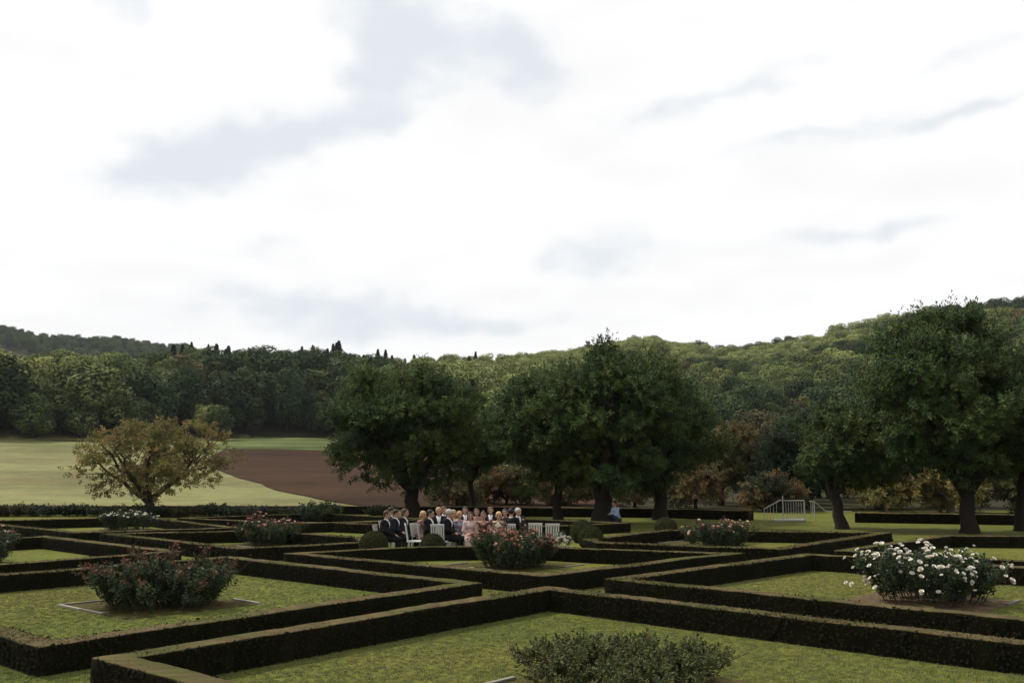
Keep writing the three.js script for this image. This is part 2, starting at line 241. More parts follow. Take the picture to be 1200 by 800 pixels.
const BEDS = [
  [-1, -1, 'low clipped box hedge round the bed with the short budless bush', 0.41, 190], [0, -1, 'low clipped box hedge round the bed of dark red roses on tall stems', 0.39, 170], [-1, 0, 'low clipped box hedge round the bed with the big white rose bush', 0.41, 160],
  [0, 0, 'low box hedge with its corner cut round, just in front of the seated guests', 0.4, 140], [1, -1, 'low box hedge round the bed of pink roses beside the dark red rose bed', 0.4, 110], [-1, 1, 'low box hedge round the plain lawn bed below the thick forked tree', 0.4, 110],
  [1, 0, 'low box hedge round the bed of pale pink roses beside the seated guests in suits', 0.4, 90], [0, 1, 'low box hedge round the bed of apricot roses in front of the white railing', 0.4, 90], [1, 1, 'low box hedge of the bed behind the guests, under the trees', 0.4, 60],
  [2, 0, 'low box hedge round the small white rose bush below the autumn tree', 0.4, 60], [2, -1, 'low box hedge ring beside the bed of the small white rose bush', 0.4, 50], [2, 1, 'low box hedge round the green shrub near the ploughed field', 0.4, 50],
];
BEDS.forEach(([i, j, label, h, dens], k) => {
  const o = thing('box_hedge', label, 'hedge', 0, 0, 0, 'low box hedges round the beds'), P = OUTLINE[`${i},${j}`] || bedCorners(i, j);
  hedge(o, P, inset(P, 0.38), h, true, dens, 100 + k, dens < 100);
});
// boundary hedges beyond the beds
{
  const line = (pts, w) => { const a = [], b = []; pts.forEach((p, i) => { const q = pts[i + 1] || p, s = pts[i - 1] || p, dx = q[0] - s[0], dy = q[1] - s[1], l = Math.hypot(dx, dy); a.push([p[0] + dy / l * w / 2, p[1] - dx / l * w / 2]); b.push([p[0] - dy / l * w / 2, p[1] + dx / l * w / 2]); }); return [a, b]; };
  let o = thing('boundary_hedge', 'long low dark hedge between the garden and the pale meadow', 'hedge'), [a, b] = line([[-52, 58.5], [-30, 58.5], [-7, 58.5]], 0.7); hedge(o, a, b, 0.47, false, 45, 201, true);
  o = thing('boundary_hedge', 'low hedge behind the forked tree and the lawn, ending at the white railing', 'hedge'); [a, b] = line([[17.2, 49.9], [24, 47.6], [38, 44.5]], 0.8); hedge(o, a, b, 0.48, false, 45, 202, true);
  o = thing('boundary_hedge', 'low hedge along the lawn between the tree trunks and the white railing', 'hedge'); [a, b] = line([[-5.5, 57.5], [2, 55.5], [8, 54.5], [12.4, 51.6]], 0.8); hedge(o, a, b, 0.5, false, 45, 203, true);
}

// gravel squares with stone edging in the middle of the beds
const gravelTex = dataTex(256, (u, v) => { const f = hash3(Math.floor(u * 256), Math.floor(v * 256), 31), n = tileNoise(u, v, 40, 32), l = 0.75 + 0.2 * n + (f - 0.5) * 0.45; return [clamp(205 * l, 0, 255), clamp(190 * l, 0, 255), clamp(168 * l, 0, 255)]; }, 1);
const gravelMat = matte({ map: gravelTex, color: lin(0.3, 0.25, 0.19) }), weedyMat = matte({ map: gravelTex, color: lin(0.17, 0.17, 0.075) }), stoneMats = [0.2, 0.26, 0.15].map((v) => std(v, v * 0.92, v * 0.78, 0.95));
const SIDE = 2.75, stoneGeo = [0.86, 0.9].map((l) => { const g = box(l, 0.06, 0.07, 0, 0, 0); return g; });
for (const [i, j] of [[-1, -1], [0, -1], [-1, 0], [0, 0], [1, -1], [1, 0], [0, 1], [2, 0], [2, 1]]) {
  const c = bedCentre(i, j), r = rng(300 + i * 7 + j), g = new THREE.PlaneGeometry(SIDE, SIDE); g.rotateX(-Math.PI / 2); { const u = g.attributes.uv; for (let k = 0; k < u.count; k++) u.setXY(k, u.getX(k) * SIDE, u.getY(k) * SIDE); }
  const o = structure('gravel_bed', g, i === -1 && j === 0 ? gravelMat : weedyMat); o.position.set(c[0], 0.012, -c[1]); o.rotation.y = TH;
  for (let s = 0; s < 4; s++) for (let k = 0; k < 3; k++) { if (r() < 0.45) continue; const e = part(o, 'edging_stone', stoneGeo[(s + k) % 2], stoneMats[Math.floor(r() * 3)]), t = (k - 1) * 0.918; e.position.set(s % 2 ? (s - 2) * SIDE / 2 : t, (r() - 0.5) * 0.014, s % 2 ? t : (s - 1) * SIDE / 2); e.rotation.y = (s % 2 ? Math.PI / 2 : 0) + (r() - 0.5) * 0.02; }
}

// ───────────────────────── trees ─────────────────────────
const barkMat = matte({ color: lin(0.026, 0.021, 0.017) }), paleBark = std(0.32, 0.3, 0.26, 0.9), greyBark = std(0.05, 0.04, 0.03, 1);
const foliageMat = leafMat(1, 1, 1, 0.28), foliageThick = leafMat(1, 1, 1, 0.15);
const leafy = [1, 2, 3].map((k) => spray(13, 0.34, 0.17, 0.085, 70 + k, 0.35)), shootGeo = [1, 2].map((k) => spray(16, 0.95, 0.17, 0.07, 80 + k, -0.1)), fineLeafy = [1, 2].map((k) => spray(12, 0.24, 0.1, 0.055, 90 + k, 0.3)), roseLeafy = [1, 2].map((k) => spray(11, 0.16, 0.062, 0.042, 95 + k, 0.2));
function wander(a, b, n, amt, r) { const pts = [a.clone()]; for (let i = 1; i < n; i++) pts.push(a.clone().lerp(b, i / n).add(V((r() - 0.5) * amt, (r() - 0.5) * amt * 0.6, (r() - 0.5) * amt))); pts.push(b.clone()); return pts; }
const taperR = (n, a, b) => Array.from({ length: n }, (_, i) => lerp(a, b, i / (n - 1)));
// a tree at its foot: tapered trunk, limbs, twigs, crown of leafy sprays gathered in clumps
function tree(o, p) {
  const r = rng(p.seed), { trunkH: th, trunkR: tr } = p, C = V(...(p.c || [0, th + p.r[1] * 0.8, 0])), wood = p.wood || barkMat;
  const top = V((p.lean || 0), th, (p.leanZ || 0)), tp = wander(V(0, -0.1, 0), top, 5, tr * 0.5, r), rr = taperR(6, tr * 1.05, tr * 0.8); rr[0] = tr * 1.45; rr[1] = tr * 1.12;
  const trunk = part(o, 'trunk', tube(tp, rr, 11), wood);
  const limbs = [], nl = p.limbs || 7;
  for (let i = 0; i < nl; i++) {
    const a = i / nl * 6.283 + r() * 0.7, up = i === 0 ? 0.75 : -0.1 + r() * 0.55, end = C.clone().add(V(Math.cos(a) * p.r[0] * (i ? 0.62 : 0.1), p.r[1] * up, Math.sin(a) * p.r[2] * (i ? 0.62 : 0.1)));
    const mid = top.clone().lerp(end, 0.45).add(V(0, -0.05 * p.r[0] + r() * 0.3, 0)), pts = [...wander(top.clone().add(V(0, -tr * 0.8, 0)), mid, 3, tr * 0.9, r), ...wander(mid, end, 3, tr * 1.5, r).slice(1)];
    const R = taperR(pts.length, tr * (0.5 + r() * 0.15), tr * 0.1); part(trunk, 'limb', tube(pts, R, 7), wood); limbs.push(...pts.slice(2));
  }
  const clumps = [], lo = p.low ?? -0.75;
  for (let tries = 0; clumps.length < p.clumps && tries < p.clumps * 30; tries++) {
    const d = V(r() * 2 - 1, r() * 2 - 1, r() * 2 - 1); if (d.lengthSq() > 1 || d.y < lo) continue; const n = d.clone().normalize(), rad = Math.pow(r(), 0.42) * (0.86 + 0.24 * noise3(n.x * 2.3 + p.seed, n.y * 2.3, n.z * 2.3));
    clumps.push(C.clone().add(V(n.x * p.r[0] * rad, n.y * p.r[1] * rad, n.z * p.r[2] * rad)));
  }
  const twigs = [], all = [], add = (g, e) => all.push([g, ...e]), cr = p.clumpR || 0.8, geos = p.geos || leafy;
  for (const c of clumps) {
    let best = limbs[0], bd = 1e9; for (const l of limbs) { const d = l.distanceToSquared(c) + (l.y > c.y ? 1.5 : 0); if (d < bd) { bd = d; best = l; } }
    twigs.push(tube(wander(best, c, 3, 0.25, r), [tr * 0.11, tr * 0.08, tr * 0.06, 0.008], 4));
    const tone = 0.75 + r() * 0.5, pal = p.colors[Math.floor(r() * p.colors.length)],                // each clump takes a random tint, wherever it grows
      outer = c.clone().sub(C), reach = V(outer.x / p.r[0], outer.y / p.r[1], outer.z / p.r[2]).length(), k = cr * (0.7 + r() * 0.6);
    const N = Math.round(p.sprays * (0.7 + 0.6 * r()));
    for (let i = 0; i < N; i++) {
      const q = V(r() + r() - 1, (r() + r() - 1) * 0.58, r() + r() - 1).multiplyScalar(k), dir = q.clone().normalize().multiplyScalar(0.8).add(outer.clone().normalize().multiplyScalar(0.5)).add(V(0, 0.3, 0)), v = tone * (0.65 + r() * 0.75), y = (r() - 0.5) * 0.3;
      add(geos[Math.floor(r() * geos.length)], [along(c.clone().add(q), dir, r() * 6.28, (p.leafScale || 1) * (0.75 + r() * 0.5)), lin(pal[0] * v * (1 + y), pal[1] * v, pal[2] * v)]);
    }
    if (p.shoots && reach > 0.55 && outer.y > -0.1 * p.r[1]) for (let i = 0; i < p.shoots; i++) add(shootGeo[i % 2], [along(c.clone().add(V((r() - 0.5) * k, k * 0.2, (r() - 0.5) * k)), V((r() - 0.5) * 0.5 + outer.x * 0.06, 1, (r() - 0.5) * 0.5 + outer.z * 0.06), r() * 6.28, 0.5 + r() * 0.6), lin(pal[0] * tone, pal[1] * tone, pal[2] * tone)]);
  }
  part(trunk, 'twigs', mergeGeometries(twigs), wood).userData.kind = 'stuff';
  part(o, 'crown', bake(all), foliageMat);
  return o;
}
const GREEN = [[0.054, 0.082, 0.022], [0.068, 0.094, 0.024], [0.042, 0.072, 0.022]], OCHRE = [[0.2, 0.165, 0.055], [0.175, 0.155, 0.052], [0.2, 0.155, 0.058], [0.165, 0.16, 0.052]];
const RUST = [[0.13, 0.085, 0.038], [0.105, 0.085, 0.032], [0.12, 0.1, 0.038]], OLIVE = [[0.075, 0.075, 0.02], [0.06, 0.065, 0.02], [0.09, 0.085, 0.022]], DARK = [[0.02, 0.034, 0.012], [0.016, 0.03, 0.012]];
const ROW = 'broad trees standing in a row on the lawn';
const bigTrees = [
  [-5.5, 54.8, 'broad dense green tree beside the ploughed field, behind the guests in suits', { trunkH: 1.6, trunkR: 0.42, r: [5.5, 3.6, 4.8], c: [0, 5.0, 0], limbs: 8, clumps: 135, sprays: 40, shoots: 5, seed: 11 }],
  [-2.3, 61.5, 'slim twisted tree with small pale-edged crown behind the row', { trunkH: 1.7, trunkR: 0.2, lean: -0.3, r: [1.9, 1.5, 1.9], c: [0.2, 3.7, 0], limbs: 6, clumps: 30, sprays: 34, shoots: 2, seed: 12 }],
  [2.3, 49.7, 'green tree on a slim straight trunk, branch rising on one side', { trunkH: 2.0, trunkR: 0.24, r: [3.1, 3.2, 3.4], c: [-0.5, 4.8, 0], limbs: 7, clumps: 85, sprays: 40, shoots: 5, seed: 13 }],
  [4.25, 46.8, 'large green tree with a thick forking trunk, person crouching at its foot', { trunkH: 1.5, trunkR: 0.5, r: [4.2, 3.5, 4.0], c: [0.3, 5.0, 0], limbs: 8, clumps: 120, sprays: 42, shoots: 5, seed: 14 }],
  [7.8, 52.1, 'green tree with a dark upright trunk behind the topiary ball', { trunkH: 1.9, trunkR: 0.36, r: [3.6, 3.2, 3.6], c: [-0.3, 4.8, 0], limbs: 7, clumps: 85, sprays: 40, shoots: 5, seed: 15 }],
  [14.7, 44.3, 'leaning green tree with a low fork beside the white railing', { trunkH: 1.7, trunkR: 0.26, lean: -0.35, r: [2.3, 1.8, 2.3], c: [0.5, 3.5, 0], limbs: 7, clumps: 46, sprays: 40, shoots: 1, seed: 16 }],
  [19.0, 41.4, 'tallest broad tree with a thick trunk forked like a V', { trunkH: 1.7, trunkR: 0.33, r: [4.9, 3.9, 4.6], c: [0.2, 5.45, 0], limbs: 8, clumps: 140, sprays: 42, shoots: 5, seed: 17 }],
  [22.0, 43.1, 'slender tree with an arching trunk next to the tall forked tree', { trunkH: 2.4, trunkR: 0.22, lean: 0.2, r: [3.4, 3.3, 3.2], c: [0.8, 5.3, 0], limbs: 6, clumps: 75, sprays: 40, shoots: 2, seed: 18 }],
];
for (const [x, d, label, p] of bigTrees) tree(thing('broad_tree', label, 'tree', x, d, 0, ROW), { colors: GREEN, clumpR: 0.8, low: -0.92, ...p, clumps: Math.round(p.clumps * 1.25) });
tree(thing('autumn_tree', 'low spreading tree with ochre leaves in front of the pale meadow', 'tree', -20.9, 57.2), { colors: OCHRE, trunkH: 0.9, trunkR: 0.3, r: [5.2, 2.7, 4.0], c: [-0.1, 3.3, 0], limbs: 9, clumps: 100, sprays: 14, clumpR: 0.7, low: -0.95, seed: 21, wood: greyBark });
// shrubs and small trees behind the lawn
for (const [x, d, label, p] of [
  [17.6, 74, 'rust-orange autumn tree behind the white railing', { colors: RUST, trunkH: 1.0, trunkR: 0.2, r: [2.6, 3.1, 2.6], c: [0, 3.6, 0], clumps: 60, sprays: 26, seed: 31 }],
  [15.0, 71, 'yellow-green tree beside the rust-orange autumn tree', { colors: OLIVE, trunkH: 0.9, trunkR: 0.18, r: [1.9, 2.8, 2.2], c: [0, 3.0, 0], clumps: 42, sprays: 28, seed: 32 }],
  [19.4, 66, 'dark rounded tree standing behind the white railing', { colors: DARK, trunkH: 1.0, trunkR: 0.2, r: [2.4, 2.0, 2.4], c: [-0.2, 3.6, 0], clumps: 62, sprays: 40, seed: 33 }],
  [22.6, 60, 'orange-brown shrub with pale stems behind the right-angled hedge end', { colors: OCHRE, trunkH: 0.6, trunkR: 0.12, r: [2.3, 1.4, 2.0], c: [0, 1.6, 0], clumps: 36, sprays: 20, seed: 34, wood: paleBark }],
  [26.6, 60, 'tawny shrub with pale stems seen under the tallest broad tree', { colors: OCHRE, trunkH: 0.6, trunkR: 0.12, r: [2.6, 1.5, 2.0], c: [0, 1.7, 0], clumps: 40, sprays: 20, seed: 35, wood: paleBark }],
  [30.6, 59, 'olive shrub beside the tawny shrub, beyond the low hedge', { colors: OLIVE, trunkH: 0.6, trunkR: 0.12, r: [2.4, 1.7, 2.0], c: [0, 1.8, 0], clumps: 36, sprays: 24, seed: 36 }],
  [12.2, 66, 'brown-leaved shrub between the dark trunk and the white railing', { colors: RUST, trunkH: 0.5, trunkR: 0.12, r: [2.2, 1.5, 2.0], c: [0, 1.6, 0], clumps: 34, sprays: 24, seed: 37 }],
  [8.4, 68, 'russet shrub behind the trunk with the topiary ball before it', { colors: RUST, trunkH: 0.5, trunkR: 0.12, r: [2.6, 1.6, 2.0], c: [0, 1.7, 0], clumps: 38, sprays: 24, seed: 38 }],
  [3.6, 69, 'olive-brown shrub seen between the slim trunk and the thick forking trunk', { colors: [...OLIVE, ...RUST], trunkH: 0.5, trunkR: 0.12, r: [2.8, 1.6, 2.0], c: [0, 1.6, 0], clumps: 40, sprays: 24, seed: 39 }],
  [-0.4, 70, 'dull brown shrub behind the slim trunk', { colors: [...OLIVE, ...RUST], trunkH: 0.5, trunkR: 0.12, r: [2.6, 1.4, 2.0], c: [0, 1.5, 0], clumps: 34, sprays: 22, seed: 40 }],
  [-3.8, 68, 'low brown shrub below the slim twisted tree', { colors: [...OLIVE, ...RUST], trunkH: 0.4, trunkR: 0.1, r: [1.8, 0.9, 1.6], c: [0, 0.9, 0], clumps: 20, sprays: 20, seed: 41 }],
  [24.5, 66, 'dense green shrub between the pale-stemmed shrub and the tawny one', { colors: [...DARK, ...OLIVE], trunkH: 0.5, trunkR: 0.12, r: [2.6, 1.8, 2.0], c: [0, 1.8, 0], clumps: 44, sprays: 28, seed: 44 }],
  [29.5, 68, 'tall green shrub behind the tawny and olive shrubs', { colors: [...GREEN, ...OLIVE], trunkH: 0.6, trunkR: 0.14, r: [3.0, 2.4, 2.2], c: [0, 2.4, 0], clumps: 54, sprays: 28, seed: 45 }],
  [35, 64, 'dull green shrub beyond the end of the low hedge', { colors: [...GREEN, ...OLIVE], trunkH: 0.6, trunkR: 0.14, r: [3.0, 2.2, 2.2], c: [0, 2.2, 0], clumps: 50, sprays: 28, seed: 46 }],
  [20.2, 72, 'dark shrub filling the gap beside the leaning tree', { colors: DARK, trunkH: 0.5, trunkR: 0.12, r: [2.8, 1.8, 2.0], c: [0, 1.8, 0], clumps: 46, sprays: 28, seed: 47 }],
  [16.2, 62, 'low dark bush right behind the white railing', { colors: [...DARK, ...RUST], trunkH: 0.4, trunkR: 0.1, r: [2.4, 1.1, 1.6], c: [0, 1.1, 0], clumps: 34, sprays: 28, seed: 48 }],
  [26, 84, 'broad green tree closing the view behind the tall forked tree', { colors: [...GREEN, ...DARK], trunkH: 1.0, trunkR: 0.2, r: [4.2, 3.0, 3.0], c: [0, 3.4, 0], clumps: 70, sprays: 28, seed: 49 }],
  [34, 82, 'broad olive tree closing the view beyond the hedge', { colors: [...GREEN, ...OLIVE], trunkH: 1.0, trunkR: 0.2, r: [4.4, 3.0, 3.0], c: [0, 3.4, 0], clumps: 70, sprays: 28, seed: 50 }],
  [22.8, 78, 'dark olive tree behind the dark rounded tree', { colors: [...DARK, ...GREEN], trunkH: 1.2, trunkR: 0.2, r: [3.2, 3.0, 3.0], c: [0, 3.9, 0], clumps: 60, sprays: 28, seed: 42 }],
  [11.3, 78, 'mid-green tree behind the yellow-green tree', { colors: [...OLIVE, ...GREEN], trunkH: 1.2, trunkR: 0.2, r: [3.0, 2.8, 3.0], c: [0, 3.6, 0], clumps: 55, sprays: 28, seed: 43 }],
]) tree(thing('shrub_tree', label, 'shrub', x, d, 0, 'autumn shrubs beyond the lawn', terrain(x, d)), { limbs: 6, clumpR: 0.75, low: -0.9, leafScale: 1.25, ...p });

// ───────────────────────── the woods on the hills ─────────────────────────
function woodCrown(seed, kind, size = 0.3, many = 34) {                                    // leaf-clump faces over a lumpy crown, 15 m tall
  const r = rng(seed), pos = [], idx = [], put = (p, n, s) => { const u = V(r() - 0.5, r() - 0.5, r() - 0.5).cross(n).normalize(), w = n.clone().cross(u), b = pos.length / 3, k = s * (0.7 + r() * 0.6), m = s * (0.7 + r() * 0.6); for (const [a, c, e] of [[-1, -0.6, -0.2], [0.9, -0.8, 0.1], [1, 0.9, -0.25], [-0.8, 0.8, 0.15]]) pos.push(p.x + u.x * a * k + w.x * c * m + n.x * e * s, p.y + u.y * a * k + w.y * c * m + n.y * e * s, p.z + u.z * a * k + w.z * c * m + n.z * e * s); idx.push(b, b + 1, b + 2, b, b + 2, b + 3); };
  if (kind === 'conifer') {
    for (let i = 0; i < 900; i++) { const t = Math.pow(r(), 0.75), y = 15.5 - t * 13.6, a = r() * 6.28, R = 0.2 + t * 4.6 * (0.55 + 0.4 * Math.abs(Math.sin(y * 2.1 + a)) + 0.25 * noise3(Math.cos(a) * 2, y, Math.sin(a) * 2)), q = Math.sqrt(0.3 + 0.7 * r()); put(V(Math.cos(a) * R * q, y - q * 0.5, Math.sin(a) * R * q), V(Math.cos(a) * 0.7, 0.7 + r() * 0.4, Math.sin(a) * 0.7).normalize(), 0.36); }
  } else {
    const lobes = [[0, 9.4, 0, 3.4, 4.4]]; const nl = 13; for (let i = 0; i < nl; i++) { const a = i * 2.4 + r(), y = 2.8 + 10.4 * i / nl + r(), R = 3.0 * Math.sin(clamp((y - 1.2) / 13.8) * Math.PI * 0.92 + 0.2) + 0.4; lobes.push([Math.cos(a) * R, y, Math.sin(a) * R, 1.5 + r() * 0.9, 1.4 + r() * 0.9]); }
    for (const [x, y, z, R, H] of lobes) { const n = Math.round(many * R * H); for (let i = 0; i < n; i++) { const d = V(r() * 2 - 1, r() * 2 - 1, r() * 2 - 1).normalize(), q = 0.82 + r() * 0.28, nn = d.clone().add(V(r() - 0.5, r() - 0.3, r() - 0.5)).normalize(); put(V(x + d.x * R * q, y + d.y * H * q, z + d.z * R * q), nn, size); } }
  }
  const g = geom(pos, idx), f = g.toNonIndexed(); f.computeVertexNormals(); return f;
}
const woodGeo = [woodCrown(501, 'round', 0.24, 48), woodCrown(502, 'round', 0.24, 48), woodCrown(503, 'round', 0.24, 48), woodCrown(504, 'conifer'), woodCrown(505, 'conifer')];
const farGeo = [woodCrown(501, 'round', 0.2, 70), woodCrown(502, 'round', 0.2, 70), woodCrown(506, 'round', 0.2, 70), woodGeo[3], woodGeo[4]];
const woodTrunk = tube([V(0, -1.5, 0), V(0.1, 3, 0), V(0, 9, 0.1)], [0.38, 0.28, 0.12], 6);
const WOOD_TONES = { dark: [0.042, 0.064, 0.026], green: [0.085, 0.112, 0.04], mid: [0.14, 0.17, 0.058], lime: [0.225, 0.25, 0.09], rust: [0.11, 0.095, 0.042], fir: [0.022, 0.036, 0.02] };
const woodMats = Object.fromEntries(Object.entries(WOOD_TONES).map(([k, c]) => [k, [0.72, 0.9, 1.08, 1.28].map((v, i) => std(c[0] * v * (i % 2 ? 1.1 : 0.95), c[1] * v, c[2] * v, 0.9))]));
const woodInst = std(1, 1, 1, 0.9);
{
  const r = rng(77), spots = [];
  const kindAt = (x, d, b, s) => {                                  // which trees grow where: lime-green stands paint in sunlit slopes, firs along the near ridge
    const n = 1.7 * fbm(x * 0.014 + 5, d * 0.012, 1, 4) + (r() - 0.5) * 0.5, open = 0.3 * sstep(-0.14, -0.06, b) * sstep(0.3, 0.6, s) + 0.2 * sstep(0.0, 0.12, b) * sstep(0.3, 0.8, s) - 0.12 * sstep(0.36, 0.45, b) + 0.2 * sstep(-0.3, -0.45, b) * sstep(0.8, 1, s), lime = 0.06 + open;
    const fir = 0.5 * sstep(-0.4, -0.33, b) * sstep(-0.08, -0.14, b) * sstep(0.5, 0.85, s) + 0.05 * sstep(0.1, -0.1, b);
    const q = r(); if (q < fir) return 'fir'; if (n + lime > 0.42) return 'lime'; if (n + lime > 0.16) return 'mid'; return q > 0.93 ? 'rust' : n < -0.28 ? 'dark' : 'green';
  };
  for (let d = 150; d < 760; d += 6.3 + d * 0.001) for (let x = -0.62 * d; x < 0.62 * d; x += 6.3 + d * 0.001) {
    const X = x + (r() - 0.5) * 5.5, D = d + (r() - 0.5) * 5.5, R = Math.hypot(X, D), b = X / D, [, , D1, D0] = ridge(b);
    if (R < D0 + 3 || R > D1 + 30) continue;
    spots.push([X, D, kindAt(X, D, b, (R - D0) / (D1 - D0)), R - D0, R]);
  }
  for (let d = 1050; d < 1420; d += 11) for (let x = -0.62 * d; x < -0.18 * d; x += 11) spots.push([x + (r() - 0.5) * 10, d + (r() - 0.5) * 10, r() < 0.3 ? 'dark' : 'green', 999, 1400]);
  // a few low trees that stand out before the wood
  for (const [x, d, k] of [[-118, 226, 'mid'], [-105, 228, 'mid'], [-96, 236, 'green'], [-74, 240, 'lime'], [-76, 243, 'mid'], [-71, 238, 'green']]) spots.push([x, d, k, -5, 0]);
  spots.sort((a, b) => a[3] - b[3]);
  const per = woodGeo.map(() => []), labels = { dark: 'dark green broadleaf tree at the edge of the wood', green: 'plain green broadleaf tree at the edge of the wood', mid: 'lighter green broadleaf tree at the edge of the wood', lime: 'bright lime-green broadleaf tree at the edge of the wood', rust: 'brownish broadleaf tree at the edge of the wood', fir: 'dark pointed fir tree at the edge of the wood' };
  let single = 0;
  for (const [x, d, kind, edge, R] of spots) {
    const k = kind === 'fir' ? 3 + Math.floor(r() * 2) : Math.floor(r() * 3), s = (R === 0 ? 0.6 : kind === 'fir' ? 0.72 + r() * 0.36 : (0.55 + 0.75 * Math.pow(r(), 1.3)) * (R > 340 || x > 0 ? 0.8 : 1)), y = terrain(x, d), w = s * (kind === 'fir' ? 0.85 + r() * 0.4 : 0.85 + r() * 0.6), a = r() * 6.28, b = x / d;
    if (single < 210 && Math.abs(b) < 0.56 && edge < 60) {
      const o = thing('wood_tree', labels[kind], kind === 'fir' ? 'fir tree' : 'tree', x, d, a, kind === 'fir' ? 'firs at the edge of the wood' : `${kind} trees at the edge of the wood`, y); o.scale.set(w, s, w);
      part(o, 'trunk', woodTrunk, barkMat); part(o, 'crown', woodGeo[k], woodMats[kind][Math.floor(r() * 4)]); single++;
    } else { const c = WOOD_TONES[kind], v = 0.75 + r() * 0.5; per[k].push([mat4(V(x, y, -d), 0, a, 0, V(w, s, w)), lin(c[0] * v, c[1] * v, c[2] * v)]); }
  }
  const forest = thing('forest', 'mixed wood covering the hills behind the garden', 'forest'); forest.userData.kind = 'stuff';
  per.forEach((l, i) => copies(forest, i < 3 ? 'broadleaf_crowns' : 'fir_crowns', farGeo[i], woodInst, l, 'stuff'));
}

// ───────────────────────── rose bushes ─────────────────────────
const petalGeo = (seed, n, size) => {                               // cupped petals in two whorls
  const r = rng(seed), pos = [], idx = [];
  for (let i = 0; i < n; i++) {
    const inner = i >= n * 0.6, a = i * 2.4 + r() * 0.4, R = size * (inner ? 0.45 : 1), h = size * (inner ? 1.25 : 0.95), w = size * 0.85, c = Math.cos(a), s = Math.sin(a), b = pos.length / 3;
    for (const [q, t, y] of [[0, 0, 0], [R * 0.6, w / 2, h * 0.55], [R, w * 0.28, h], [R, -w * 0.28, h * 0.95], [R * 0.6, -w / 2, h * 0.5]]) pos.push(c * q - s * t, y, s * q + c * t);
    idx.push(b, b + 1, b + 4, b + 1, b + 2, b + 4, b + 2, b + 3, b + 4);
  }
  return geom(pos, idx).toNonIndexed();
};
const roseGeos = [petalGeo(1, 17, 0.045), petalGeo(2, 19, 0.045), petalGeo(3, 15, 0.042)]; roseGeos.forEach((g) => g.computeVertexNormals());
const petalMat = (r, g, b) => std(r, g, b, 0.7);
const FLOWER = { white: [petalMat(0.8, 0.78, 0.7), petalMat(0.76, 0.7, 0.6)], red: [petalMat(0.26, 0.06, 0.05), petalMat(0.36, 0.13, 0.1), petalMat(0.5, 0.32, 0.28)], coral: [petalMat(0.5, 0.22, 0.16), petalMat(0.66, 0.46, 0.37), petalMat(0.4, 0.15, 0.11)], pink: [petalMat(0.62, 0.38, 0.36), petalMat(0.45, 0.16, 0.16), petalMat(0.7, 0.55, 0.48)], apricot: [petalMat(0.68, 0.46, 0.36), petalMat(0.5, 0.22, 0.18), petalMat(0.75, 0.62, 0.52)] };
const stemMat = std(0.06, 0.055, 0.025, 0.9), coppery = [[0.11, 0.055, 0.034], [0.09, 0.062, 0.034]];
const ROSELEAF = [[0.04, 0.058, 0.026], [0.05, 0.07, 0.03], [0.032, 0.05, 0.024]];
